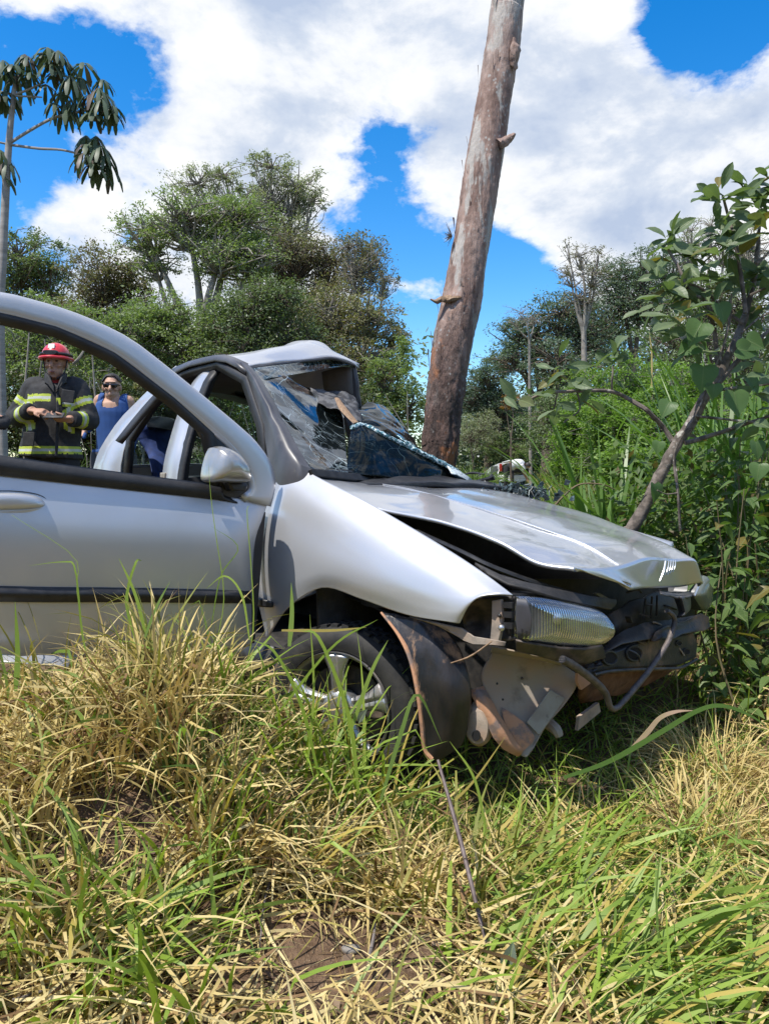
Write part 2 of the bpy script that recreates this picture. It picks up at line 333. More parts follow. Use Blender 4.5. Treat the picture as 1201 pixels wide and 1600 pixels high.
# laminated glass, crazed
def glassmat(name, scale, wcrack, alpha, crackcol, tint, wave=1., refl=.42, spec=.5):
    m, t, out = base_mat(name); tcx = t.new('ShaderNodeTexCoord'); v = tcx.outputs['Object']
    wv = t.new('ShaderNodeVectorMath', operation='ADD'); nz = t.new('ShaderNodeTexNoise', i_Scale=6.); t.link(v, nz.inputs['Vector'])
    sc_ = t.new('ShaderNodeVectorMath', operation='SCALE'); sc_.inputs['Scale'].default_value = .10; t.link(nz.outputs['Color'], sc_.inputs[0])
    t.link(v, wv.inputs[0]); t.link(sc_.outputs[0], wv.inputs[1]); vv = wv.outputs[0]
    d1 = t.voro(vv, scale, 'DISTANCE_TO_EDGE').outputs['Distance']; d2 = t.voro(vv, scale * 4.5, 'DISTANCE_TO_EDGE').outputs['Distance']; d3 = t.voro(t.mapping(vv, (1, 1, .35), rot=(.3, .6, .1)), scale * 2.2, 'DISTANCE_TO_EDGE').outputs['Distance']
    reg = t.ramp(t.noise(v, 3.2, 4, .6), [(.50, 0.), (.66, 1.)]); reg1 = t.ramp(t.noise(v, 4.3, 3, .6), [(.45, 0.), (.60, 1.)])
    c1 = t.math('MULTIPLY', t.ramp(d1, [(0, 1.), (wcrack * .7, 0.)]), reg1); c2 = t.math('MULTIPLY', t.ramp(d2, [(0, 1.), (wcrack * 2.2, 0.)]), reg); c3 = t.math('MULTIPLY', t.ramp(d3, [(0, .7), (wcrack, 0.)]), reg)
    ck = t.math('MAXIMUM', t.math('MAXIMUM', c1, c3), c2, clamp=True)
    gl = t.new('ShaderNodeBsdfPrincipled', i_Roughness=.03); gl.inputs['Base Color'].default_value = (*tint, 1); gl.inputs['Specular IOR Level'].default_value = spec
    smap = t.mapping(v, (2.0, 2.0, 9.), rot=(.25, .75, .4)); streak = t.noise(smap, 1.7, 3, .5, .3)
    bp = t.bump(t.noise(v, 7, 3), .10 * wave, .02); t.link(bp, gl.inputs['Normal'])
    mr = t.new('ShaderNodeBsdfGlossy', i_Roughness=.04); mr.inputs['Color'].default_value = (.66, .69, .72, 1); t.link(bp, mr.inputs['Normal'])
    g2 = t.new('ShaderNodeMixShader'); t.link(t.ramp(streak, [(.50, .02), (.58, refl)]), g2.inputs[0]); t.link(gl.outputs[0], g2.inputs[1]); t.link(mr.outputs[0], g2.inputs[2])
    tr = t.new('ShaderNodeBsdfTransparent'); tr.inputs[0].default_value = (.42, .52, .52, 1)
    a = t.new('ShaderNodeMixShader', i_0=alpha); t.link(tr.outputs[0], a.inputs[1]); t.link(g2.outputs[0], a.inputs[2])
    wh = t.new('ShaderNodeBsdfPrincipled', i_Roughness=.35); wh.inputs['Base Color'].default_value = (*crackcol, 1)
    b = t.new('ShaderNodeMixShader'); t.link(t.math('MULTIPLY', ck, .75 if spec > .3 else .28), b.inputs[0]); t.link(a.outputs[0], b.inputs[1]); t.link(wh.outputs[0], b.inputs[2])
    t.link(b.outputs[0], out.inputs['Surface']); return m
M_gl = glassmat('crazed_windscreen', 4.5, .018, .80, (.55, .68, .72), (.010, .014, .016))
M_gl2 = glassmat('torn_windscreen', 8, .012, .88, (.16, .27, .31), (.004, .006, .006), 1.2, .07, .05)
M_glx = mat('crushed_glass_edge', (.07, .20, .24), .12, col2=(.75, .88, .9), nscale=90, lo=.52, hi=.56, spec=1., bump=.8, bscale=120)
M_gls = glassmat('glass_shards', 26, .06, .8, (.55, .66, .70), (.03, .05, .06), 1., .3)
M_heap = mat('dark_glass_heap', (.022, .034, .035), .2, col2=(.13, .175, .175), nscale=40, lo=.5, hi=.6)
M_trans, t, out = base_mat('clear_tinted_glass')
g1 = t.new('ShaderNodeBsdfTransparent'); g1.inputs[0].default_value = (.75, .82, .8, 1); g2 = t.new('ShaderNodeBsdfGlossy', i_Roughness=.02); mx = t.new('ShaderNodeMixShader', i_0=.10)
t.link(g1.outputs[0], mx.inputs[1]); t.link(g2.outputs[0], mx.inputs[2]); t.link(mx.outputs[0], out.inputs['Surface'])
# ribbed headlamp lens
M_lens, t, out = base_mat('ribbed_headlamp_lens')
tcx = t.new('ShaderNodeTexCoord'); v = tcx.outputs['Object']
wvx = t.new('ShaderNodeTexWave', i_Scale=40.); wvx.bands_direction = 'X'; wvx.inputs['Distortion'].default_value = .8
t.link(t.mapping(v, rot=(0, 0, -.7)), wvx.inputs['Vector'])
rb_ = t.bump(wvx.outputs[0], .4, .004)
gls_ = t.new('ShaderNodeBsdfGlossy', i_Roughness=.06); t.link(rb_, gls_.inputs['Normal']); gls_.inputs['Color'].default_value = (.80, .83, .88, 1)
trs_ = t.new('ShaderNodeBsdfTransparent'); t.link(t.mix(t.ramp(wvx.outputs[0], [(.3, 0.), (.7, 1.)]), (.62, .66, .70), (.95, .97, 1.)), trs_.inputs[0])
fre = t.new('ShaderNodeFresnel', i_IOR=1.5); t.link(rb_, fre.inputs['Normal'])
mxl = t.new('ShaderNodeMixShader'); t.link(t.math('ADD', t.math('MULTIPLY', fre.outputs[0], .7), .03), mxl.inputs[0]); t.link(trs_.outputs[0], mxl.inputs[1]); t.link(gls_.outputs[0], mxl.inputs[2]); t.link(mxl.outputs[0], out.inputs['Surface'])
M_chr = mat('lamp_reflector', (.36, .375, .40), .42, .8, col2=(.12, .125, .14), nscale=7)

car = empty('wrecked_car', (B0[0], B0[1], G(B0[0], B0[1])), 'smashed silver hatchback with its front door swung open against the leaning trunk', 'car')

# --- front fender
fr = [  # columns rear -> front; top to bottom (px, py, v)
 [(452, 720, .11), (429, 762, .04), (406, 830, .0), (398, 900, .0), (418, 1000, .03)],
 [(500, 748, .10), (483, 792, .03), (466, 850, -.005), (455, 905, -.01), (449, 952, .005)],
 [(565, 780, .10), (543, 818, .03), (523, 862, -.01), (510, 895, -.02), (503, 918, -.005)],
 [(630, 818, .10), (609, 850, .03), (589, 888, -.01), (575, 915, -.02), (564, 935, -.005)],
 [(700, 860, .10), (680, 890, .03), (662, 920, .0), (648, 942, -.005), (636, 960, .0)],
 [(757, 898, .09), (738, 915, .04), (722, 935, .01), (712, 955, .0), (700, 971, .0)],
 [(800, 931, .08), (779, 930, .05), (752, 933, .02), (733, 946, .01), (719, 973, .01)]]
fender = mk('front_fender', jitter(loft([Cs(r) for r in fr], 60, 34), .0035, 5, tuple(-rv)), paint, car, solid=.004, offset=1)
mk('fender_moulding', loft([Cs([(391, 926, -.015), (408, 935, -.012), (425, 941, -.01)]), Cs([(392, 944, -.014), (409, 948, -.012), (425, 949, -.01)])], 3, 6), M_blk, fender, solid=.012)
# --- hood
hr = [
 [(488, 744, .10), (570, 787, .15), (690, 816, .2), (775, 845, .22), (837, 878, .25), (900, 884, .30), (981, 917, .56)],
 [(512, 745, .25), (600, 777, .28), (718, 807, .32), (808, 837, .34), (880, 862, .37), (937, 886, .42), (988, 920, .58)],
 [(548, 748, .48), (642, 767, .48), (762, 800, .5), (850, 829, .52), (915, 853, .54), (968, 886, .55), (1004, 921, .70)],
 [(618, 752, .75), (712, 769, .75), (823, 798, .75), (905, 825, .75), (968, 849, .75), (1012, 875, .75), (1032, 921, .84)],
 [(690, 756, 1.02), (772, 771, 1.02), (868, 797, 1.02), (945, 822, 1.0), (1005, 847, .98), (1052, 877, .95), (1064, 917, 1.03)],
 [(743, 759, 1.25), (820, 775, 1.25), (905, 798, 1.22), (975, 823, 1.18), (1035, 848, 1.12), (1086, 876, 1.05), (1096, 910, 1.10)],
 [(746, 772, 1.36), (824, 790, 1.36), (908, 813, 1.33), (976, 837, 1.28), (1034, 862, 1.2), (1086, 890, 1.1), (1094, 915, 1.14)]]
def edge_cols(p): lp = lambda a, b, f: a + (b - a) * f; return [*p[:5], lp(p[4], p[5], .82), p[5] * .94 + p[6] * .03 + p[4] * .03, lp(p[5], p[6], .22), p[6]]
hv = loft([edge_cols(Cs(r)) for r in hr], 70, 72)
hood = mk('hood', jitter(jitter(hv, .010, 2.6, (0, 0, 1)), .0022, 9, (0, 0, 1)), hood_paint, car, solid=.012, offset=-1)
for k, (a, b) in enumerate([((560, 752, .50), (966, 884, .56))]):
    pts = [C(560, 751, .5), C(642, 765, .49), C(762, 798, .51), C(850, 827, .53), C(915, 851, .55), C(966, 882, .56)]
    mk('crease_ridge', tube(pts, [.002, .0028, .003, .003, .0028, .001], 8, 30), hood_paint, hood)
# emblem: five slanted bars, the first broad and hooked
s_em = 1.172
for k, (xt, xb, yt, yb, rd) in enumerate(((1039, 1030, 877, 908, .0042), (1044, 1038, 877, 899, .0022), (1047.5, 1042, 876, 898, .0022), (1051, 1046, 876, 896, .0022), (1054.5, 1050, 876, 894, .0022))):
    pts = [F(xt, yt, s_em - .012), F((xt + xb) / 2 + 1.6, (yt + yb) / 2, s_em), F(xb, yb, s_em)]
    mk('emblem', tube(pts, [rd * .8, rd, rd * .6], 6, 8), M_wht, hood)
# --- cowl and wiper
mk('cowl_panel', loft([[C(484, 734, .09), C(600, 747, .65), C(742, 757, 1.28)], [C(489, 745, .10), C(610, 757, .68), C(744, 764, 1.27)]], 3, 20), M_blk, car, solid=.02)
mk('wiper', tube([C(490, 733, .18), C(560, 739, .45), C(640, 752, .75), C(700, 759, 1.0)], [.009, .007, .006, .005], 6, 20), M_blk, car)

# --- roof, crumpled at its front edge
rr = [
 [S(-1.66, .26, .51), C(262, 583, .22), C(290, 571, .22), C(315, 565, .22), C(345, 560, .22), C(388, 572, .22)],
 [S(-1.72, .45, .54), S(-1.55, .42, .56), S(-1.4, .42, .565), C(352, 557, .42), C(395, 552, .42), C(432, 566, .5)],
 [S(-1.76, .75, .55), S(-1.6, .7, .57), S(-1.45, .68, .58), C(420, 549, .68), C(447, 541, .68), C(486, 560, .75)],
 [S(-1.78, 1.0, .54), S(-1.65, .95, .56), S(-1.5, .93, .57), C(452, 541, .9), C(482, 536, .9), C(520, 558, .95)],
 [S(-1.78, 1.2, .50), S(-1.7, 1.15, .52), S(-1.6, 1.12, .54), C(500, 545, 1.08), C(520, 549, 1.08), C(548, 567, 1.12)],
 [S(-1.76, 1.28, .42), S(-1.7, 1.25, .44), S(-1.6, 1.25, .46), S(-1.35, 1.25, .50), C(556, 572, 1.2), C(561, 577, 1.2)]]
roof = mk('roof', jitter(loft(rr, 40, 40), .012, 4, (0, 0, 1)), paint, car, solid=.006, offset=-1)
mk('roof_edge', tube([C(386, 575, .22), C(432, 569, .5), C(486, 563, .75), C(520, 560, .95), C(552, 570, 1.14)], [.012, .010, .009, .009, .008], 8, 24), M_gry, roof)
mk('headliner', loft([[S(-1.62, .30, .46), C(318, 573, .25), C(350, 567, .25), C(386, 580, .25)], [S(-1.7, .75, .47), S(-1.5, .75, .48), S(-1.2, .75, .46), C(450, 585, .7)],
    [S(-1.7, 1.2, .38), C(300, 612, 1.25), C(360, 625, 1.25), C(398, 636, 1.2)]], 14, 16), M_lin, car, solid=.01)
mk('far_pillar_trim', loft([[C(504, 581, 1.1), C(530, 574, 1.13), C(549, 572, 1.16)], [C(508, 612, 1.12), C(532, 615, 1.15), C(553, 622, 1.18)]], 6, 6), mat('grey_pillar_trim', (.20, .185, .175), .8, col2=(.15, .14, .13), nscale=8), car, solid=.02)
mk('far_windscreen_pillar', tube([C(551, 573, 1.18), C(556, 600, 1.19), C(558, 622, 1.2), C(575, 655, 1.25), S(-.45, 1.36, .02)], [.02, .02, .02, .018, .02], 8, 16), M_gry, car)

# --- near windscreen pillar and body side
pr = [
 [(372, 565, .21), (386, 590, .19), (398, 622, .16), (410, 660, .13), (418, 700, .10), (421, 740, .07), (420, 800, .06)],
 [(379, 566, .19), (394, 590, .16), (409, 622, .13), (424, 660, .10), (436, 700, .07), (440, 735, .05), (436, 800, .05)],
 [(384, 569, .19), (399, 590, .17), (416, 622, .14), (434, 660, .11), (452, 700, .08), (466, 735, .07), (462, 800, .07)],
 [(390, 573, .21), (405, 592, .2), (423, 622, .18), (444, 662, .15), (466, 704, .12), (488, 742, .11), (488, 800, .12)]]
mk('windscreen_pillar', jitter(loft([Cs(r) for r in pr], 16, 40), .004, 16), M_gry, car, solid=.01)
def band(name, a, b, m, bulge=.0, parent=None, th=.02, n=40):
    mid = [((p[0] + q[0]) / 2, (p[1] + q[1]) / 2, (p[2] + q[2]) / 2 - bulge) for p, q in zip(a, b)]
    return mk(name, loft([Cs(a), Cs(mid), Cs(b)], 8, n), m, parent or car, solid=th)
# door aperture seal: up the hinge pillar, along the roof rail, down the rear aperture
sa = [(414, 770, .10), (413, 720, .11), (404, 668, .14), (393, 628, .17), (380, 598, .19), (364, 582, .2), (340, 575, .2), (312, 580, .2), (290, 590, .2), (268, 611, .19), (246, 636, .16), (222, 662, .12), (209, 690, .09), (205, 720, .07), (203, 760, .06)]
sb = [(422, 770, .08), (421, 718, .09), (413, 664, .12), (402, 622, .15), (388, 590, .18), (368, 570, .2), (342, 563, .2), (310, 569, .2), (284, 578, .2), (260, 601, .18), (238, 625, .15), (213, 652, .11), (200, 683, .07), (196, 718, .05), (194, 760, .04)]
band('door_seal', sa, sb, M_rub, .012)
rl = [[(388, 571, .215), (360, 559, .215), (342, 557, .21), (312, 563, .21), (286, 571, .21), (262, 584, .21)], [(386, 586, .18), (366, 571, .18), (342, 564, .18), (312, 570, .18), (285, 578, .18), (262, 598, .18)]]
band('roof_rail', rl[0], rl[1], M_gry, .015)
# rear quarter: outer skin, shoulder, jamb
q0 = [(276, 572, .24), (254, 591, .23), (234, 609, .22), (213, 630, .20), (187, 657, .16), (160, 697, .10), (150, 722, .07), (146, 750, .05), (150, 850, .05)]
q1 = [(280, 575, .2), (262, 594, .18), (243, 614, .16), (223, 636, .14), (199, 664, .10), (176, 692, .05), (168, 712, .02), (163, 742, .0), (166, 850, .0)]
q2 = [(284, 579, .21), (264, 599, .19), (245, 622, .17), (225, 646, .14), (208, 668, .11), (198, 694, .07), (193, 714, .06), (189, 746, .05), (190, 850, .05)]
quarter = mk('rear_quarter_panel', loft([Cs(q0), Cs(q1), Cs(q2)], 18, 40), paint, car, solid=.008)
band('quarter_window_seal', [(183, 690, .0), (205, 662, .05), (232, 630, .10), (255, 606, .13)], [(192, 693, .0), (214, 666, .05), (242, 633, .10), (264, 609, .13)], M_rub, .012, quarter)
# lower body: sill, rear wing, tail
sec = lambda s, vs, zs: [S(s, a, b) for a, b in zip(vs, zs)]
mk('rear_wing', loft([sec(-1.78, [.06, .0, .0, .05], [.0, -.12, -.5, -.78]), sec(-1.95, [.08, .0, -.01, .02], [.0, -.10, -.3, -.42]), sec(-2.15, [.1, .03, .0, .05], [.0, -.1, -.4, -.6]), sec(-2.3, [.2, .13, .1, .14], [-.02, -.12, -.4, -.62])], 24, 16), paint, car, solid=.008)
mk('sill_cover', loft([sec(.12, [.03, .0, .04], [-.70, -.77, -.86]), sec(-1.0, [.03, .0, .04], [-.66, -.73, -.82]), sec(-1.8, [.03, .0, .04], [-.62, -.69, -.78])], 12, 8), M_blk, car, solid=.03)
mk('rear_window', loft([sec(-1.70, [.33, .75, 1.25], [.48, .52, .42]), sec(-1.95, [.30, .75, 1.3], [.27, .3, .24]), sec(-2.2, [.2, .75, 1.36], [.03, .05, .03])], 12, 8), M_trans, car, solid=.004)
mk('tailgate', loft([sec(-2.2, [.17, .75, 1.38], [.02, .04, .02]), sec(-2.22, [.17, .75, 1.38], [.0, .02, .0]), sec(-2.35, [.16, .75, 1.38], [-.2, -.2, -.2]), sec(-2.33, [.18, .75, 1.38], [-.6, -.6, -.6])], 20, 14), paint, car, solid=.01)
mk('far_flank', loft([sec(.9, [1.35, 1.42, 1.36], [-.30, -.5, -.8]), sec(-.3, [1.42, 1.5, 1.42], [-.09, -.4, -.8]), sec(-1.6, [1.42, 1.5, 1.42], [-.02, -.4, -.78]), sec(-2.3, [1.36, 1.45, 1.38], [.0, -.3, -.6])], 24, 12), paint, car, solid=.03)
mk('far_centre_pillar', tube([S(-1.25, 1.26, .46), S(-1.2, 1.36, .2), S(-1.18, 1.42, -.05)], [.03, .035, .04], 8, 8), M_gry, car)
mk('far_rear_pillar', tube([S(-1.72, 1.24, .42), S(-1.98, 1.30, .2), S(-2.2, 1.38, .0)], [.05, .07, .09], 8, 8), paint, car)
mk('floor_pan', loft([sec(.15, [.06, .75, 1.42], [-.80, -.78, -.80]), sec(-2.28, [.1, .75, 1.38], [-.72, -.70, -.72])], 6, 6), M_dark, car, solid=.03)
mk('firewall', loft([sec(.16, [.08, .75, 1.4], [-.12, -.10, -.14]), sec(.2, [.08, .75, 1.4], [-.8, -.8, -.8])], 6, 6), M_dark, car, solid=.02)
mk('dashboard', jitter(loft([sec(.08, [.14, .75, 1.36], [-.09, -.06, -.1]), sec(-.18, [.14, .75, 1.36], [-.05, -.02, -.07]), sec(-.34, [.15, .75, 1.35], [-.14, -.12, -.16]), sec(-.30, [.15, .75, 1.35], [-.42, -.4, -.42])], 18, 20), .012, 9), M_blk, car, solid=.02)
# steering wheel rim
stc, sta = S(-.42, .42, -.05), nrm(-fv * .9 + Z * .45); A_, B_ = frame(sta)
mk('steering_wheel', tube([stc + .18 * (math.cos(a) * A_ + math.sin(a) * B_) for a in np.linspace(0, 2 * math.pi, 33)], .014, 8, cap=False), M_blk, car)
# centre pillar, silver with a black seal on its front edge
p0 = [(318, 577, .22), (297, 607, .19), (280, 645, .15), (266, 690, .10), (256, 735, .07), (248, 830, .06)]
p1 = [(322, 577, .2), (303, 607, .16), (287, 648, .11), (274, 695, .05), (265, 735, .02), (258, 830, .02)]
p2 = [(331, 580, .2), (315, 607, .16), (299, 655, .11), (287, 700, .06), (278, 750, .03), (271, 830, .03)]
pil = mk('centre_pillar', loft([Cs(p0), Cs(p1), Cs(p2)], 14, 36), paint, car, solid=.01)
band('pillar_seal', [(332, 580, .2), (316, 607, .16), (300, 655, .115), (288, 700, .065), (279, 752, .035), (272, 830, .035)], [(343, 580, .22), (329, 607, .18), (313, 655, .14), (299, 700, .09), (291, 752, .06), (285, 830, .06)], M_rub, .012, pil)
mk('hinge', box(C(258, 745, .03), .05, .03, .04, (fv, rv, Z)), M_ins, pil, bevel=.004)
# seats
def seat(sx, v0, back_tilt, nm='front_seat'):
    o = mk(nm, pillow([S(sx, v0 - .22, -.62), S(sx, v0 + .22, -.62), S(sx - .08, v0 + .24, -.34), S(sx - .2, v0 + .18, -.14), S(sx - .2, v0 - .18, -.14), S(sx - .08, v0 - .24, -.34)], -fv, [(.92, -.03), (1, .0), (1, .09), (.9, .13)]), M_seat, car)
    mk('headrest', pillow([S(sx - .22, v0 - .13, -.14), S(sx - .22, v0 + .13, -.14), S(sx - .27, v0 + .12, -.04), S(sx - .27, v0 - .12, -.04)], -fv, [(.9, -.02), (1, .0), (1, .06), (.85, .09)]), M_blk, o)
    mk('seat_cushion', pillow([S(sx + .02, v0 - .24, -.5), S(sx + .5, v0 - .23, -.47), S(sx + .5, v0 + .23, -.47), S(sx + .02, v0 + .24, -.5)], -Z, [(.9, -.03), (1, 0), (1, .1), (.95, .14)]), M_seat, o)
    return o
seat(-1.05, .40, 0); seat(-1.12, 1.05, 0)
rsv = [[C(232, 664, .34), C(229, 700, .32), C(240, 750, .3), S(-1.75, .32, -.5)], [C(240, 656, .40), C(241, 700, .36), C(250, 750, .32), S(-1.68, .34, -.5)], [C(262, 660, .5), C(262, 700, .46), C(268, 750, .42), S(-1.6, .42, -.5)], [C(274, 668, .62), C(280, 700, .6), C(284, 750, .6), S(-1.55, .6, -.5)]]
rs = mk('rear_seat', loft(rsv, 12, 16), M_seat, car, solid=.09, offset=-1)
mk('headrest', pillow([C(231, 668, .33), C(233, 655, .35), C(250, 651, .42), C(273, 656, .55), C(276, 672, .55), C(255, 670, .42)], nrm(fv - rv), [(.9, -.05), (1, -.02), (1, .02), (.9, .035)]), M_blk, rs)
mk('rear_trim', loft([sec(-1.72, [.16, .16, .18], [.10, -.1, -.6]), sec(-2.15, [.2, .2, .2], [.0, -.1, -.6])], 6, 6), M_dark, car, solid=.02)

# --- windscreen, shattered and folded inward
wq, w1, w2 = C(388, 574, .22), C(488, 738, .12), C(552, 575, 1.15)
wn = nrm(np.cross(w1 - wq, w2 - wq)); wn = wn if wn[1] < 0 else -wn
def Wp(x, y, o=0.): return plane(x, y, wq + wn * o, wn)
def sheet(name, rows, m, nu, nv, amp, sc, parent, th=.005):
    return mk(name, jitter(loft([[Wp(*a) for a in r] for r in rows], nu, nv), amp, sc, tuple(wn)), m, parent, solid=th)
ws = sheet('windscreen', [[(391, 579, .0), (412, 618, .0), (440, 665, .0), (466, 708, .0), (490, 737, .0)],
    [(420, 577, .0), (440, 615, -.03), (470, 660, -.05), (497, 700, -.04), (512, 737, -.01)],
    [(446, 586, -.01), (478, 622, -.06), (505, 655, -.09), (522, 695, -.07), (530, 739, -.02)],
    [(455, 594, -.02), (500, 622, -.07), (534, 646, -.1), (539, 690, -.08), (543, 741, -.02)]], M_gl, 40, 40, .008, 4.5, car)
sheet('glass_strip', [[(391, 577, .0), (430, 571, .0), (480, 565, .0), (520, 562, .0), (553, 574, .0)], [(404, 597, -.005), (440, 588, -.01), (476, 583, -.03), (512, 575, -.03), (546, 574, -.01)]], M_gls, 10, 40, .01, 22, ws)
sheet('crumpled_liner', [[(476, 602, -.1), (500, 610, -.1), (530, 613, -.1), (556, 620, -.1)], [(498, 625, -.06), (517, 633, -.04), (540, 636, -.03), (560, 640, -.05)], [(512, 634, -.05), (533, 646, -.02), (548, 655, -.02), (566, 662, -.03)]], mat('crumpled_grey_cloth', (.10, .10, .105), .7, col2=(.03, .03, .033), nscale=26, lo=.45, hi=.55), 20, 24, .025, 16, ws)
mk('trim_splinter', tube([Wp(526, 622, .02), Wp(537, 640, .035), Wp(556, 661, .04)], [.007, .013, .009], 6, 10, sx=1.6, sy=.5), M_bark_y, ws)
flap = sheet('folded_glass', [[(549, 668, .04), (568, 664, .05), (602, 681, .06), (650, 704, .06), (700, 729, .05), (736, 751, .02)],
    [(543, 700, -.02), (570, 695, .03), (610, 705, .04), (655, 724, .04), (700, 742, .03), (738, 754, .015)],
    [(541, 740, -.03), (575, 743, -.01), (615, 746, .0), (660, 751, .0), (700, 757, .0), (742, 759, .0)]], M_gl2, 30, 50, .010, 5, car)
mk('glass_edge', jitter(tube([Wp(549, 668, .045), Wp(568, 664, .055), Wp(602, 681, .065), Wp(650, 704, .065), Wp(700, 729, .055), Wp(738, 752, .02)], [.010, .009, .011, .013, .013, .006], 8, 90), .006, 60), M_glx, flap)
sheet('torn_glass', [[(552, 640, -.12), (575, 629, -.12), (592, 632, -.12), (616, 650, -.12), (636, 676, -.12), (650, 698, -.12)], [(560, 655, -.06), (578, 652, -.04), (600, 660, -.03), (622, 676, -.02), (640, 692, -.02), (654, 702, -.02)], [(566, 664, .0), (585, 672, .02), (608, 684, .03), (630, 695, .03), (648, 703, .03), (658, 708, .03)]], M_gl2, 24, 40, .022, 11, flap)
mk('torn_edge', jitter(tube([Wp(566, 648, -.06), Wp(590, 664, -.03), Wp(620, 682, .01), Wp(648, 698, .03)], [.004, .006, .007, .004], 6, 40), .006, 50), M_glx, flap)
sheet('pale_shard', [[(698, 728, .06), (720, 738, .055), (737, 750, .035)], [(706, 740, .055), (722, 747, .05), (736, 754, .03)]], mat('frosted_glass', (.55, .62, .66), .25, col2=(.25, .3, .32), nscale=60), 6, 12, .004, 30, flap)
def shardpile(c, n, sx, sy, sz, s, seed):
    r_ = np.random.default_rng(seed); L = []
    for i in range(n):
        p = np.array(c) + (fv * r_.normal() * sx + rv * r_.normal() * sy + Z * abs(r_.normal()) * sz); a, b = nrm(r_.normal(size=3)), nrm(r_.normal(size=3))
        L.append(slab([p, p + a * s, p + a * s * .6 + b * s, p + b * s * .7], nrm(np.cross(a, b) + .01), .004))
    return join(*L)
mk('glass_heap', shardpile(C(812, 774, 1.25), 150, .09, .025, .022, .028, 3), M_heap, hood, smooth=False, kind='stuff')
mk('glass_crumbs', shardpile(C(700, 764, 1.0), 26, .12, .12, .004, .010, 5), M_gls, hood, smooth=False, kind='stuff')
mk('broken_trim', tube([C(742, 764, 1.24), C(752, 754, 1.26), C(772, 762, 1.27), C(794, 774, 1.27)], [.008, .016, .014, .006], 6, 16, sy=.5), M_blk, car)
mk('broken_trim', tube([C(722, 742, 1.3), C(738, 739, 1.32), C(756, 741, 1.34)], [.005, .02, .008], 6, 12, sy=.4), M_blk, car)
mk('broken_trim', tube([C(742, 752, 1.3), C(764, 748, 1.31), C(771, 745, 1.32)], [.006, .012, .018], 6, 12), M_blk, car)
mk('broken_trim', slab([C(700, 766, .9), C(712, 767, .95), C(711, 770, .95), C(700, 769, .9)], Z, .01), M_blk, car)
mk('broken_trim', slab([C(758, 752, 1.28), C(770, 758, 1.29), C(778, 769, 1.29), C(768, 766, 1.28)], nrm(-fv - rv + Z), .008), mat('pale_trim', (.6, .6, .58), .5), car)

# --- open front door
dr = [
 [(-110, 724), (60, 741), (180, 754), (300, 768), (372, 779), (402, 783), (416, 789)],
 [(-110, 772), (60, 784), (180, 793), (300, 802), (362, 808), (396, 810), (408, 811)],
 [(-110, 838), (60, 843), (180, 846), (300, 848), (356, 849), (384, 850), (396, 850)],
 [(-110, 915), (60, 920), (180, 921), (300, 923), (354, 925), (380, 926), (392, 926)],
 [(-110, 972), (60, 975), (180, 974), (300, 972), (354, 970), (381, 968), (392, 967)],
 [(-110, 1031), (60, 1028), (180, 1024), (300, 1018), (354, 1014), (382, 1010), (393, 1008)]]
do = [.004, .030, .046, .034, .018, -.012]
de = [1, 1, 1, 1, .97, .75, .35]
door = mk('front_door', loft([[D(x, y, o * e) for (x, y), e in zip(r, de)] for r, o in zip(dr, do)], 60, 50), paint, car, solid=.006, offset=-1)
mk('inner_panel', slab([D(-110, 728, -.05), D(415, 800, -.04), D(398, 1005, -.05), D(-110, 1030, -.06)], -dn, .03), M_gry, door)
fo = [(-110, 470), (-60, 465), (0, 466), (50, 477.5), (100, 492), (150, 511.5), (200, 537), (247, 572), (313, 625), (380, 681), (399, 701), (412, 719), (420, 738), (423, 760), (416, 790)]
fi = [(-110, 492), (-60, 488), (0, 489), (50, 501), (100, 516), (150, 536.5), (200, 566), (247, 604), (305, 650), (347, 687), (364, 706), (380, 728), (390, 752), (388, 770), (374, 779)]
fm = [((a[0] + b[0]) / 2, (a[1] + b[1]) / 2) for a, b in zip(fo, fi)]
mk('window_frame', loft([[D(*a, -.010) for a in fo], [D(*(np.array(a) * .93 + np.array(b) * .07), .001) for a, b in zip(fo, fi)], [D(*a, .004) for a in fm], [D(*(np.array(a) * .22 + np.array(b) * .78), .003) for a, b in zip(fo, fi)], [D(*(np.array(a) * .16 + np.array(b) * .84), -.001) for a, b in zip(fo, fi)], [D(*(np.array(a) * .08 + np.array(b) * .92), .002) for a, b in zip(fo, fi)], [D(*a, -.006) for a in fi]], 30, 80), paint, door, solid=.02, offset=-1)
si = [(-110, 504), (-60, 500), (0, 501), (50, 512.5), (100, 526.5), (145, 547), (192, 575), (238, 610), (290, 650), (311, 668), (320, 692), (325, 725), (326, 752), (324, 764)]
sf = [(-110, 490), (-60, 486), (0, 487), (50, 499), (100, 514), (150, 534.5), (200, 564), (247, 602), (305, 648), (330, 674), (340, 700), (342, 725), (342, 750), (340, 766)]
mk('window_seal', loft([[D(*a, -.004) for a in sf], [D(*((np.array(a) + np.array(b)) / 2), .008) for a, b in zip(sf, si)], [D(*a, -.006) for a in si]], 8, 70), M_rub, door, solid=.016, offset=-1)
mk('window_trim', loft([[D(x, y + 1.5, .010) for x, y in fi[:7]] + [D(222, 585.5, .009)], [D(x, y + 3.2, .011) for x, y in fi[:7]] + [D(222, 586.5, .009)]], 3, 40), M_wht, door, solid=.003)
mk('belt_seal', loft([[D(-110, 704, .0), D(0, 718, .0), D(160, 741, .0), D(322, 762, .0), D(345, 766, .0)], [D(-110, 713, .016), D(0, 727, .016), D(160, 748, .016), D(322, 767, .016), D(345, 771, .016)], [D(-110, 726, .006), D(0, 738, .006), D(160, 756, .006), D(330, 775, .006), D(370, 781, .006)]], 10, 40), M_rub, door, solid=.02, offset=-1)
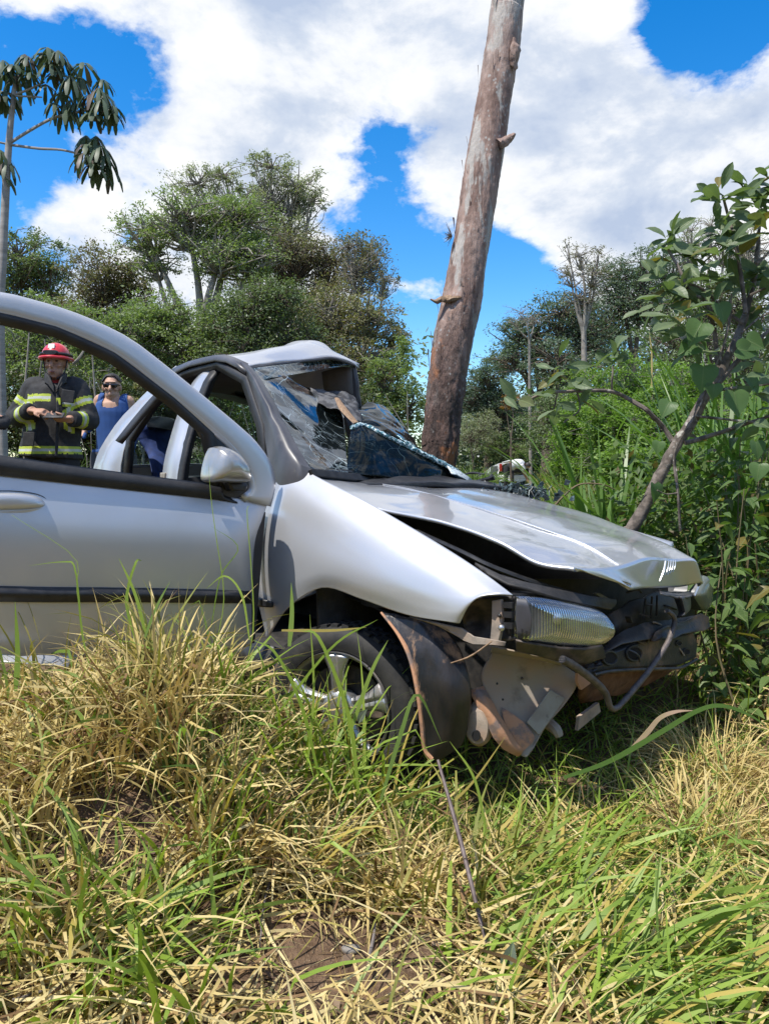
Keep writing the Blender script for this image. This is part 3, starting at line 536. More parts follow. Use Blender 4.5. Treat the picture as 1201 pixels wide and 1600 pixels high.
mk('glass_remnant', jitter(loft([[D(-110, 700, -.012), D(0, 713, -.012), D(100, 726, -.012), D(185, 739, -.012), D(240, 748, -.012)], [D(-110, 706, -.012), D(0, 719, -.012), D(100, 733, -.012), D(185, 745, -.012), D(240, 753, -.012)]], 4, 90), .006, 45), M_glx, door, solid=.005)
mb = [(297, 650), (322, 671), (352, 694), (370, 713), (384, 733), (391, 753), (387, 769), (374, 777), (352, 778), (325, 770), (326, 730), (322, 700), (310, 676)]
mbo = mk('mirror_base', pillow([D(*a, .002) for a in mb], dn, [(1.0, -.012), (1.0, .004), (.97, .010), (.9, .012)], 60), M_blk, door)
mo = [(321, 700), (334, 698), (352, 706), (368, 722), (376, 738), (374, 752), (356, 754), (330, 753), (311, 752), (310, 735), (315, 714)]
mk('mirror', pillow([D(*a, .02) for a in mo], dn, [(.96, .02), (1.0, .045), (.99, .075), (.92, .105), (.78, .13), (.55, .148), (.25, .157)], 48), mat('mirror_silver', (.50, .48, .455), .30, .7, col2=(.4, .38, .35), nscale=12, coat=.5), mbo)
mk('mirror_stalk', slab([D(345, 752, .01), D(378, 755, .01), D(376, 768, .01), D(352, 768, .01)], dn, .06), M_blk, mbo, bevel=.01)
hd = [(-70, 778), (-30, 769), (20, 767), (60, 773), (79, 787), (76, 799), (50, 805), (0, 806), (-60, 802)]
hb = mk('handle_recess', pillow([D(*a, .028) for a in hd], dn, [(1.03, -.006), (1.03, .004), (1.0, .006), (.95, .001)], 48), M_gry, door)
hp = [(-70, 780), (-30, 772), (20, 770), (56, 775), (70, 786), (62, 793), (20, 796), (-40, 795)]
mk('door_handle', pillow([D(*a, .032) for a in hp], dn, [(1.0, -.004), (1.0, .006), (.92, .018), (.7, .025), (.3, .027)], 48), paint, hb)
mk('handle_lip', pillow([D(*a, .034) for a in [(-60, 797), (0, 799), (50, 796), (66, 794), (50, 801), (0, 803), (-60, 801)]], dn, [(1, -.002), (1, .006), (.7, .01)], 40), paint, hb)
mk('door_lock', pillow([D(0 + 6 * math.cos(a), 832 + 14 * math.sin(a), .040) for a in np.linspace(0, 2 * math.pi, 12, endpoint=False)], dn, [(1, 0), (1, .004), (.7, .007)], 20), M_gry, door)
mk('rub_strip', loft([[D(-110, 916, .036), D(60, 920, .036), D(200, 921, .036), D(348, 924, .035), D(389, 925, .016)], [D(-110, 925, .050), D(60, 928, .050), D(200, 929, .050), D(348, 931, .048), D(390, 932, .024)], [D(-110, 936, .036), D(60, 938, .036), D(200, 938, .036), D(348, 940, .034), D(391, 941, .014)]], 8, 40), M_blk, door, solid=.01, offset=-1)

# --- front wheel, steered and hanging in its arch
def wheel(c, n, Rt, wd, name='wheel', spokes=5):
    n = nrm(n); A, B = np.array([-n[1], n[0], 0.]), None; A = nrm(A); B = np.cross(n, A)
    def ring(r, o, m=56): return [c + n * o + r * (math.cos(a) * A + math.sin(a) * B) for a in np.linspace(0, 2 * math.pi, m, endpoint=False)]
    prof = [(Rt * .69, .30), (Rt * .72, .46), (Rt * .80, .52), (Rt * .92, .50), (Rt * .985, .40), (Rt, .25), (Rt * 1.0, -.25), (Rt * .985, -.40), (Rt * .92, -.5), (Rt * .7, -.45), (Rt * .66, -.2), (Rt * .66, .2)]
    V = np.vstack([ring(r, o * wd) for r, o in prof]); m = 56; k = len(prof)
    Fc = [(i * m + j, i * m + (j + 1) % m, ((i + 1) % k) * m + (j + 1) % m, ((i + 1) % k) * m + j) for i in range(k) for j in range(m)]
    wo_ = mk(name, (V, Fc), M_tyre, car)
    # tread blocks
    tb = []
    for i in range(44):
        a = 2 * math.pi * i / 44
        for o in (-.33, -.11, .11, .33):
            rd = math.cos(a + o * .2) * A + math.sin(a + o * .2) * B; tg = -math.sin(a) * A + math.cos(a) * B
            tb.append(box(c + n * o * wd * .95 + rd * (Rt + .001), .026, wd * .17, .012, (tg, n, rd)))
    mk('tread', join(*tb), M_tyre, wo_, smooth=False)
    rp = [(Rt * .70, .50), (Rt * .705, .44), (Rt * .66, .42), (Rt * .63, .30), (Rt * .60, -.3), (Rt * .6, -.35), (Rt * .67, .2)]
    V = np.vstack([ring(r, o * wd) for r, o in rp]); k = len(rp)
    Fc = [(i * m + j, i * m + (j + 1) % m, (i + 1) * m + (j + 1) % m, (i + 1) * m + j) for i in range(k - 1) for j in range(m)]
    rim = mk('rim', (V, Fc), M_alloy, wo_)
    for s_ in range(spokes):
        a0 = 2 * math.pi * s_ / spokes + .35
        def pt(a, r, o): return c + n * o * wd + r * (math.cos(a) * A + math.sin(a) * B)
        rows = [[pt(a0 - .42, Rt * .20, .26), pt(a0 - .20, Rt * .45, .34), pt(a0 - .26, Rt * .67, .40)],
                [pt(a0 - .25, Rt * .20, .32), pt(a0 - .08, Rt * .45, .42), pt(a0 - .09, Rt * .67, .46)],
                [pt(a0, Rt * .20, .30), pt(a0, Rt * .45, .37), pt(a0, Rt * .67, .42)],
                [pt(a0 + .25, Rt * .20, .32), pt(a0 + .08, Rt * .45, .42), pt(a0 + .09, Rt * .67, .46)],
                [pt(a0 + .42, Rt * .20, .26), pt(a0 + .20, Rt * .45, .34), pt(a0 + .26, Rt * .67, .40)]]
        mk('spoke', loft(rows, 17, 10), M_alloy, wo_, solid=.014)
    mk('hub_cap', pillow(ring(Rt * .24, .28 * wd, 16), n, [(1, -.03), (1, .004), (.85, .016), (.5, .022)], 32), M_alloy, wo_)
    mk('brake_disc', slab(ring(Rt * .52, -.05 * wd, 32), n, .02), M_met, wo_)
    return wo_
wc = C(541, 1103, .10)
wheel(wc, (-.40, -.90, .06), .300, .185)
wheel(S(-1.98, .12, -.60), -rv, .29, .17); wheel(S(-1.98, 1.38, -.60), rv, .29, .17)
wheel(S(.42, 1.36, -.72), rv + .3 * fv, .29, .17)
# --- wheel-arch liner
lr = [[(596, 957, .0), (622, 990, .0), (641, 1028, .0), (653, 1080, .0), (660, 1133, .01), (664, 1170, .02), (676, 1186, .03)],
      [(622, 960, .02), (648, 998, .02), (667, 1035, .02), (676, 1080, .02), (679, 1130, .03), (677, 1165, .03), (679, 1187, .04)],
      [(652, 966, .04), (680, 1005, .05), (697, 1045, .05), (706, 1085, .05), (706, 1130, .06), (697, 1165, .06), (683, 1188, .05)],
      [(684, 972, .10), (712, 1006, .11), (729, 1046, .11), (735, 1090, .11), (732, 1125, .11), (722, 1162, .1), (698, 1180, .07)]]
lin = mk('wheel_arch_liner', jitter(loft([Cs(r) for r in lr], 26, 34), .004, 20), M_liner, car, solid=.005)
mk('liner_edge', tube([c + rv * -.002 for c in cr(Cs(lr[0]), 24)], [.004, .007, .008, .008, .006], 6), M_mud, lin)
mk('liner_rib', tube([C(690, 1062, .045), C(688, 1100, .05), C(688, 1140, .055), C(681, 1184, .045)], [.004, .006, .006, .003], 6, 16), M_mud, lin)
mk('inner_arch', loft([[C(452, 945, .18), C(500, 925, .2), C(560, 938, .2), C(620, 965, .2), C(690, 985, .2)], [C(452, 945, .6), C(500, 925, .6), C(560, 938, .6), C(620, 965, .6), C(690, 985, .6)], [C(440, 1050, .62), C(500, 1050, .62), C(560, 1050, .62), C(640, 1050, .62), C(700, 1060, .62)]], 10, 16), M_dark, car, solid=.01)
# --- headlamp bay
mk('lamp_bay_panel', loft([Cs([(721, 957, .07), (740, 938, .08), (770, 932, .09), (804, 932, .10)]), Cs([(724, 976, .09), (745, 968, .12), (775, 966, .12), (806, 965, .11)]), Cs([(733, 1000, .07), (750, 1000, .08), (776, 1002, .09), (806, 1000, .10)])], 12, 16), M_met, car, solid=.006)
brk = mk('lamp_bracket', slab(Cs([(772, 938, .075), (786, 936, .08), (788, 968, .08), (786, 985, .08), (783, 1001, .08), (769, 1000, .07), (772, 970, .07)]), -rv, .012), M_tan, car, bevel=.002)
mk('bracket_bolt', ellipsoid(C(783, 981, .06), .010, .010, .010, 10, 8), M_alloy, brk)
mk('bracket_hole', ellipsoid(C(780, 962, .062), .006, .006, .006, 10, 8), M_blk, brk)
for y0, y1 in ((940, 950), (955, 965), (972, 982)): mk('bracket_clip', slab(Cs([(789, y0, .075), (803, y0 + 1, .085), (803, y1, .085), (789, y1 - 1, .075)]), -rv, .01), M_blk, brk)
mk('fender_flange', jitter(loft([Cs([(640, 963, .02), (690, 975, .02), (722, 982, .03), (740, 994, .03), (772, 1000, .04), (789, 1004, .05)]), Cs([(690, 978, .03), (712, 992, .03), (726, 1001, .03), (740, 1006, .03), (772, 1008, .04), (788, 1010, .05)])], 6, 24), .003, 25), M_tan, car, solid=.006)
mk('bare_twig', tube([C(768, 1002, .0), C(735, 1025, -.03), C(704, 1036, -.04)], [.002, .003, .002], 5, 8), M_bark_y, car)
# headlight
ho = [(803, 931), (830, 930), (870, 936), (905, 944), (935, 954), (951, 969), (958, 984), (951, 998), (929, 1008), (880, 1007), (833, 1001), (804, 997), (801, 965)]
hs_ = lambda x: .10 + .34 * (x - 803) / 155
hn = nrm(fv * .9 - rv * .42)
hl = mk('headlight', pillow([C(x, y, hs_(x)) for x, y in ho], hn, [(.9, -.11), (1.03, -.07), (1.04, -.012), (1.03, .0), (.99, -.002), (.96, -.02), (.95, -.095)], 72), M_blk, car)
mk('lens', pillow([C(x, y, hs_(x)) for x, y in ho], hn, [(.99, -.004), (1.0, .004), (.98, .014), (.92, .026), (.78, .040), (.55, .050), (.25, .055)], 72), M_lens, hl)
mk('reflector', pillow([C(x, y, hs_(x)) for x, y in ho], hn, [(.97, .0), (.9, -.03), (.7, -.06), (.4, -.085), (.15, -.09)], 60), M_chr, hl)
mk('bulb_shade', ellipsoid(C(872, 968, .24) + hn * -.02, .022, .022, .022, 14, 10), M_alloy, hl)
mk('side_reflector', loft([[C(804, 934, .095) + hn * .012, C(802, 965, .095) + hn * .014, C(806, 996, .1) + hn * .012], [C(815, 933, .12) + hn * .028, C(822, 965, .13) + hn * .036, C(818, 999, .13) + hn * .026]], 6, 16), M_gry, hl, solid=.004)
mk('lamp_sill', loft([[C(806, 1000, .08), C(850, 1008, .2), C(900, 1014, .3), C(940, 1008, .4)], [C(806, 1016, .12), C(850, 1026, .22), C(900, 1038, .34), C(945, 1026, .42)]], 5, 12), M_met, car, solid=.008)
# far headlamp, pushed back
fl = [(1089, 914), (1098, 899), (1106, 910), (1107, 932), (1103, 950), (1097, 954), (1088, 941), (1083, 929)]
fln = nrm(fv * .8 + rv * .3)
h2 = mk('headlight', pillow([F(x, y, .99) for x, y in fl], fln, [(1, -.08), (1, 0)], 40), M_gry, car)
mk('lens', pillow([F(x, y, .99) for x, y in fl], fln, [(1.0, .0), (.95, .012), (.75, .022), (.4, .028)], 40), mat('hazed_lens', (.16, .175, .15), .2, .3, col2=(.2, .22, .18), nscale=6, coat=.6), h2)

# --- bare nose: crossmembers, torn flanges, hanging panel
def fp(pts, s): return [F(x, y, s) for x, y in pts]
mk('engine_bay_back', slab(fp([(810, 905), (960, 905), (1090, 915), (1088, 1000), (960, 1060), (830, 1010)], .86), -fv, .04), M_dark, car)
mk('engine_block', jitter(box(S(.55, .78, -.62), .55, .7, .42, (fv, rv, Z)), .0, 1), M_dark, car, bevel=.03)
mk('strut_top', tube([S(.35, .28, -.5), S(.35, .28, -.36), S(.35, .28, -.33)], [.10, .09, .04], 16), M_dark, car)
mk('wiring_loom', tube([C(650, 830, .2), C(720, 862, .16), C(770, 886, .18), C(850, 915, .3), C(925, 936, .5)], .008, 6, 24), M_blk, car)
mk('slam_panel', jitter(loft([[C(742, 880, .14), C(790, 903, .16), C(840, 915, .2), C(905, 930, .35), C(960, 938, .55)], [C(760, 896, .10), C(800, 918, .12), C(850, 928, .18), C(905, 944, .34), C(955, 952, .5)]], 6, 24), .008, 24), M_dark, car, solid=.01)
mk('loose_bracket', slab(fp([(924, 927), (931, 926), (958, 941), (955, 946)], 1.08), fv, .012), M_gry, car)
mk('radiator_panel', jitter(loft([fp([(950, 962), (985, 940), (1025, 925), (1052, 925)], 1.0), fp([(955, 985), (990, 968), (1028, 955), (1058, 950)], 1.02), fp([(950, 1012), (990, 1000), (1025, 990), (1062, 985)], 1.0)], 14, 24), .010, 14), M_met, car, solid=.01)
for a in ((1008, 935, 1004, 968), (1018, 932, 1016, 966), (1026, 930, 1025, 962)): mk('radiator_bar', tube([F(a[0], a[1], 1.035), F(a[2], a[3], 1.035)], .004, 5), M_gry, car)
mk('upper_flange', jitter(loft([fp([(950, 1002), (975, 985), (1005, 972), (1050, 967), (1085, 962), (1103, 961)], 1.09), fp([(930, 1026), (972, 1007), (1008, 1000), (1050, 993), (1085, 988), (1108, 980)], 1.12)], 6, 30), .006, 18), M_met, car, solid=.008)
mk('torn_flange', jitter(loft([fp([(1015, 1000), (1030, 978), (1062, 972), (1090, 960), (1102, 962)], 1.13), fp([(1020, 1002), (1045, 996), (1068, 990), (1092, 986), (1107, 980)], 1.14)], 8, 40), .014, 26), M_met2, car, solid=.006)
bm_ = [(926, 1052), (946, 1022), (1003, 1001), (1047, 995), (1083, 987), (1090, 1004), (1088, 1028), (1061, 1041), (1028, 1043), (960, 1046)]
bmo = mk('bumper_beam', slab(fp(bm_, 1.10), -fv, .05), M_met2, car, bevel=.008)
for hx, hy, hr in ((952, 1028, 11), (990, 1021, 12), (1060, 1005, 4), (1072, 1018, 5), (1043, 1008, 3)):
    ring_ = [F(hx + hr * math.cos(a), hy + hr * .95 * math.sin(a), 1.104) for a in np.linspace(0, 2 * math.pi, 25)]
    mk('hole_rim', tube(ring_, .0045 if hr > 8 else .002, 6, cap=False), M_met2, bmo)
    mk('hole_recess', slab([F(hx + hr * .9 * math.cos(a), hy + hr * .86 * math.sin(a), 1.1025) for a in np.linspace(0, 2 * math.pi, 20, endpoint=False)], fv, .0015), mat('hole_dark', (.006, .006, .007), .9) if 'hole_dark' not in MATS else MATS['hole_dark'], bmo)
mk('beam_lip', tube(fp([(928, 1054), (960, 1048), (1028, 1045), (1062, 1043), (1088, 1030)], 1.11), .006, 6, 20), M_met, bmo)
mk('lower_pan', jitter(loft([fp([(905, 1060), (931, 1056), (975, 1048), (1030, 1044), (1058, 1042)], 1.06), fp([(905, 1100), (940, 1090), (975, 1083), (1020, 1062), (1040, 1052)], 1.0)], 10, 20), .01, 14), M_rust, car, solid=.01)
mk('lower_bracket', slab(fp([(905, 1120), (935, 1098), (938, 1112), (902, 1142)], 1.05), -fv, .012), M_tan, car)
mk('side_member', tube([F(895, 1010, .95), F(905, 1030, 1.02), F(925, 1058, 1.08)], [.03, .03, .02], 8, 10), M_met2, car)
mk('side_member', tube([F(930, 1005, 1.05), F(922, 1030, 1.07), F(918, 1056, 1.08)], [.014, .016, .014], 8, 8), M_met, car)
mk('tan_bracket', slab(fp([(902, 1052), (918, 1060), (922, 1068), (908, 1078), (902, 1066)], 1.12), -fv, .01), M_mud, car)
mk('bent_rod', jitter(tube(fp([(878, 1030), (900, 1043), (924, 1061), (942, 1078), (949, 1094), (953, 1105), (961, 1107), (972, 1098), (988, 1079), (1010, 1052), (1028, 1027), (1045, 998), (1053, 972), (1050, 961), (1041, 954)], 1.17), [.013, .012, .010, .009, .010, .0095, .008], 10, 70), .002, 40), mat('rod_steel', (.15, .125, .115), .6, .4, col2=(.08, .07, .066), nscale=30, bump=.5, bscale=90), car)
mk('torn_bracket', jitter(loft([fp([(1028, 921), (1046, 925), (1062, 926), (1079, 924)], 1.12), fp([(1034, 928), (1050, 932), (1066, 933), (1080, 930)], 1.18), fp([(1056, 934), (1062, 936), (1070, 935), (1078, 932)], 1.16)], 10, 16), .004, 25), M_gry, car, solid=.004)
mk('curled_flap', loft([fp([(1052, 932), (1057, 945), (1060, 958), (1056, 965)], 1.13), fp([(1064, 932), (1068, 945), (1070, 957), (1066, 962)], 1.19), fp([(1077, 930), (1078, 942), (1077, 952), (1072, 957)], 1.13)], 12, 14), M_gry, car, solid=.004)
mk('bright_strip', tube(fp([(1091, 914), (1087, 924), (1084, 931)], 1.08), .004, 5), M_wht, car)
# hanging splash panel
tp = [(764, 1018, .22), (803, 1022, .28), (845, 1030, .34), (876, 1036, .39), (894, 1048, .43), (901, 1066, .45), (890, 1090, .42), (866, 1122, .36), (843, 1148, .31), (835, 1163, .29), (826, 1183, .27), (814, 1181, .25), (800, 1168, .24), (777, 1122, .21), (760, 1082, .19), (751, 1063, .18), (757, 1042, .19)]
tc_ = np.mean([C(*a) for a in tp], 0); tnv = nrm(np.cross(C(*tp[4]) - C(*tp[14]), C(*tp[10]) - C(*tp[14]))); tnv = tnv if tnv[1] < 0 else -tnv
tpl = lambda x, y, o=0.: plane(x, y, tc_ + tnv * o, tnv)
splash = mk('splash_panel', jitter(loft([[tpl(768, 1016), tpl(803, 1022), tpl(845, 1030), tpl(876, 1037), tpl(897, 1050)], [tpl(752, 1058), tpl(790, 1062, -.012), tpl(830, 1066, -.015), tpl(865, 1068, -.01), tpl(900, 1070)],
    [tpl(765, 1095), tpl(795, 1098, -.015), tpl(825, 1100, -.02), tpl(852, 1100, -.012), tpl(884, 1097)], [tpl(785, 1140), tpl(803, 1142, -.01), tpl(822, 1144, -.012), tpl(838, 1146, -.008), tpl(849, 1140)], [tpl(806, 1172), tpl(812, 1178, -.003), tpl(818, 1182), tpl(824, 1182), tpl(832, 1168)]], 36, 36), .004, 16), M_tan, car, solid=.005)
mk('patch_plate', slab([tpl(858, 1077, .006), tpl(882, 1091, .006), tpl(841, 1149, .006), tpl(822, 1128, .006)], tnv, .006), M_ins, splash, bevel=.002)
mk('mud_cake', jitter(loft([[tpl(783, 1105, .004), tpl(800, 1115, .006), tpl(818, 1128, .006)], [tpl(790, 1135, .01), tpl(808, 1142, .012), tpl(834, 1150, .008)], [tpl(808, 1168, .006), tpl(815, 1174, .008), tpl(832, 1160, .006)]], 14, 14), .003, 40), M_mud, splash)
for x, y in ((776, 1068), (785, 1093), (815, 1060)): mk('rivet_hole', ellipsoid(tpl(x, y, -.008), .004, .004, .004, 8, 6), M_blk, splash)
mk('upper_lip', loft([[tpl(768, 1010, .03), tpl(803, 1017, .04), tpl(845, 1026, .04), tpl(876, 1036, .03)], [tpl(766, 1018, .002), tpl(803, 1024, .004), tpl(845, 1032, .004), tpl(877, 1039, .002)]], 4, 16), M_tan, splash, solid=.005)
mk('side_flange', jitter(loft([[tpl(732, 1078, .02), tpl(744, 1102, .03), tpl(760, 1130, .035), tpl(773, 1156, .03), (tpl(788, 1171, .02)), tpl(808, 1181, .005)], [tpl(744, 1074, .03), tpl(757, 1097, .045), tpl(772, 1125, .05), tpl(785, 1148, .045), tpl(798, 1163, .03), tpl(814, 1176, .01)], [tpl(754, 1072, .01), tpl(768, 1097, .015), tpl(782, 1122, .015), tpl(794, 1142, .015), tpl(804, 1157, .01), tpl(816, 1172, .006)]], 10, 30), .003, 25), M_mud, car, solid=.006)
# horn-shaped brown bottle below the liner, with its open mouth
hc = C(748, 1130, .16); hax = nrm(fv * .35 - rv * .25 + Z * -.9)
bt = mk('washer_bottle', pillow([C(730, 1112, .15), C(740, 1098, .15), C(760, 1100, .17), C(770, 1120, .18), C(768, 1148, .18), C(758, 1163, .17), C(744, 1164, .16), C(731, 1152, .15), C(727, 1132, .15)], nrm(-rv + .6 * fv), [(.9, -.08), (1, -.03), (1, .0), (.93, .02), (.75, .032)], 40), M_tan, car)
mk('bottle_mouth', slab([plane(744 + 6.5 * math.cos(a), 1149 + 8.5 * math.sin(a), C(744, 1149, .13), rv) for a in np.linspace(0, 2 * math.pi, 18, endpoint=False)], nrm(-rv + .4 * fv), .004), MATS['hole_dark'], bt)
mk('lower_arm', tube([F(850, 1120, .95), F(856, 1130, 1.0), F(868, 1140, 1.04), F(873, 1150, 1.05)], [.02, .02, .018, .014], 8, 10), M_tan, car)

r_ = np.random.default_rng(17)
for i in range(16):                       # torn wiring, hoses and clips hanging in the bared nose
    x, y = r_.uniform(850, 1060), r_.uniform(925, 1050); L_ = r_.uniform(15, 60); a_ = r_.uniform(-.4, 1.9); sv = r_.uniform(.98, 1.10) if y < 1005 else 1.09
    if 800 < x < 962 and y < 1012: y = 1016
    pts = [F(x, y, sv), F(x + L_ * .5 * math.cos(a_) + r_.normal() * 5, y + L_ * .35 * math.sin(a_) + r_.normal() * 5, sv + .03), F(x + L_ * math.cos(a_), y + L_ * .6 * math.sin(a_), sv)]
    mk('loose_wire', tube(pts, r_.uniform(.002, .0045), 6, 14), [M_blk, M_gry, M_met, M_tan][i % 4], car)
for i in range(9):
    x, y = r_.uniform(905, 1075), r_.uniform(945, 1055); c_ = F(x, y, 1.09); t_ = nrm(r_.normal(size=3)); A2, B2 = frame(t_)
    mk('loose_bracket', jitter(box(c_, r_.uniform(.02, .06), r_.uniform(.01, .03), .004, (t_, A2, B2)), .004, 40), [M_met, M_tan, M_gry][i % 3], car, smooth=False)
# ------------------------------------------------------------ leaning dead trunk the car hit
M_trunk, t, out = base_mat('eucalyptus_bark')
tcx = t.new('ShaderNodeTexCoord'); v = tcx.outputs['Object']; vs = t.mapping(v, (1, 1, .28))
sep = t.new('ShaderNodeSeparateXYZ'); t.link(v, sep.inputs[0])
hgt = t.math('ADD', sep.outputs['Z'], t.math('MULTIPLY', t.math('SUBTRACT', t.noise(vs, 7, 5), .5), 1.0))
c = t.mix(t.ramp(t.noise(vs, 14, 6, .6), [(.4, 0.), (.6, 1.)]), (.185, .115, .092), (.35, .245, .205))
c = t.mix(t.ramp(t.math('DIVIDE', hgt, 4.), [(.80, 0.), (1.0, 1.)]), c, (.36, .31, .285))            # smoother grey skin up high
c = t.mix(t.ramp(t.noise(t.mapping(v, (1, 1, .22), (3, 1, 2)), 9, 4, .6), [(.54, 0.), (.58, 1.)]), c, (.38, .345, .315))
rough_b = t.ramp(t.math('DIVIDE', hgt, 4.), [(.30, 1.), (.46, 0.)])                                # scorched old bark at the foot
c = t.mix(rough_b, c, t.mix(t.ramp(t.noise(vs, 20, 5, .7), [(.42, 0.), (.6, 1.)]), (.060, .040, .034), (.17, .105, .085)))
orange = t.math('MULTIPLY', t.ramp(t.noise(t.mapping(v, (1, 1, .8), (.6, .3, .18)), 5.5, 4, .6), [(.56, 0.), (.63, 1.)]), rough_b)
c = t.mix(orange, c, (.42, .17, .07))
lich = t.math('MULTIPLY', t.ramp(t.voro(t.mapping(v, (1, 1, .8)), 34).outputs['Distance'], [(.16, 1.), (.3, 0.)]), t.ramp(t.noise(v, 8, 3), [(.46, 0.), (.58, 1.)]))
c = t.mix(t.math('MULTIPLY', lich, .75), c, (.42, .41, .39))
p = t.new('ShaderNodeBsdfPrincipled', i_Roughness=.85); t.link(c, p.inputs['Base Color'])
hb_ = t.math('ADD', t.math('MULTIPLY', t.noise(vs, 26, 6, .7), t.math('ADD', .25, t.math('MULTIPLY', rough_b, 1.2))), t.math('MULTIPLY', t.noise(t.mapping(v, (1, 1, .15)), 12, 4), .4))
t.link(t.bump(hb_, 1.0, .05), p.inputs['Normal']); t.link(p.outputs[0], out.inputs['Surface'])
tl = [(769, 0), (757, 85), (742, 176), (728, 247), (716, 332), (700, 423), (688, 480), (676, 537), (666, 618), (657, 698)]
trr = [(818, 0), (810, 76), (797, 157), (785, 242), (773, 323), (761, 394), (752, 465), (740, 518), (728, 584), (719, 660), (712, 727)]
ys = np.linspace(0, 712, 40); xl = np.interp(ys, [b for a, b in tl], [a for a, b in tl]); xr = np.interp(ys, [b for a, b in trr], [a for a, b in trr])
ctr, rad = [], []
for y, a, b in zip(ys, xl, xr):
    Yd = 4.75 + .25 * (1 - y / 712); ctr.append(P((a + b) / 2, y, Yd)); rad.append((b - a) / 2 / 1200 * Yd)
ctr, rad = np.array(ctr)[::-1], np.array(rad)[::-1]
base_pt = np.array([ctr[0][0] - .16, ctr[0][1], G(ctr[0][0], ctr[0][1]) - .15])
top = ctr[-1] + (ctr[-1] - ctr[-2]) / np.linalg.norm(ctr[-1] - ctr[-2]) * 2.2
pc = np.vstack([[base_pt, (base_pt * .45 + ctr[0] * .55)], ctr, [top]]); prd = np.concatenate([[rad[0] * 1.25, rad[0] * 1.08], rad, [rad[-1] * .9]])
tk = empty('dead_tree_trunk', (base_pt[0], base_pt[1], base_pt[2] + .15), 'tall leaning bare eucalyptus trunk with peeling bark behind the smashed car', 'tree trunk')
tv = tube(pc, prd, 64, 360)
vv = []
cc = cr(pc, 360)
for i, q in enumerate(tv[0]):
    ci = cc[min(i // 64, 359)]; d_ = q - ci; h_ = q[2]
    amp = .045 * (1.9 if h_ < 1.75 else .9)
    k_ = mnoise.noise(Vector((q[0] * 14, q[1] * 14, q[2] * 4))) + .7 * mnoise.noise(Vector((q[0] * 40, q[1] * 40, q[2] * 12))) + .5 * mnoise.noise(Vector((q[0] * 90, q[1] * 90, q[2] * 30)))
    vv.append(ci + d_ * (1 + amp * 1.3 * k_))
mk('trunk', (np.array(vv), tv[1]), M_trunk, tk)
def Pt(x, y, o=0.): return P(x, y, 4.75 + .25 * (1 - y / 712) - .1 + o)
mk('branch_stub', jitter(tube([Pt(704, 468), Pt(690, 467), Pt(681, 471), Pt(671, 467)], [.026, .017, .014, .004], 8, 12), .006, 40), M_bark_y, tk)
mk('branch_stub', jitter(tube([Pt(780, 226), Pt(792, 218), Pt(801, 212), Pt(804, 208)], [.034, .026, .016, .004], 10, 16), .010, 40), M_trunk, tk)
mk('bark_knot', jitter(ellipsoid(Pt(803, 84), .03, .04, .09, 18, 16), .018, 28), M_trunk, tk)
mk('branch_scar', jitter(tube([Pt(698, 470, -.02), Pt(708, 467, -.03), Pt(722, 464, -.02)], [.01, .016, .008], 6, 8), .006, 50), M_bark_y, tk)
fl_ = []
r_ = np.random.default_rng(11)
for i in range(46):                     # curling flakes of loose bark
    k = r_.integers(6, 39); ci = ctr[k] + (r_.random() * (ctr[min(k + 1, 39)] - ctr[k])); an = r_.uniform(math.pi * .95, math.pi * 2.05); d_ = np.array([math.cos(an), math.sin(an), 0]); tn = np.array([-d_[1], d_[0], 0])
    L_, w_ = r_.uniform(.04, .16), r_.uniform(.008, .022); s0 = ci + d_ * rad[k] * .99
    fl_.append(loft([[s0 - tn * w_ / 2, s0 + Z * L_ * .5 - tn * w_ * .6 + d_ * .004, s0 + Z * L_ + d_ * r_.uniform(.003, .016)], [s0 + tn * w_ / 2, s0 + Z * L_ * .5 + tn * w_ * .5 + d_ * .004, s0 + Z * L_ + tn * w_ * .2 + d_ * r_.uniform(.003, .016)]], 2, 4))
mk('bark_flakes', join(*fl_), M_trunk, tk, kind='stuff')
ep = np.array(Pt(712, 366)) + np.array([-.02, .04, 0])
mk('air_plant', join(*[tube([ep, ep + np.array([-.02 - .03 * r_.random(), .025 * r_.normal(), .025 * r_.normal()])], [.002, .0008], 4, 3) for _ in range(40)]), mat('dry_epiphyte', (.12, .10, .08), .9), tk)

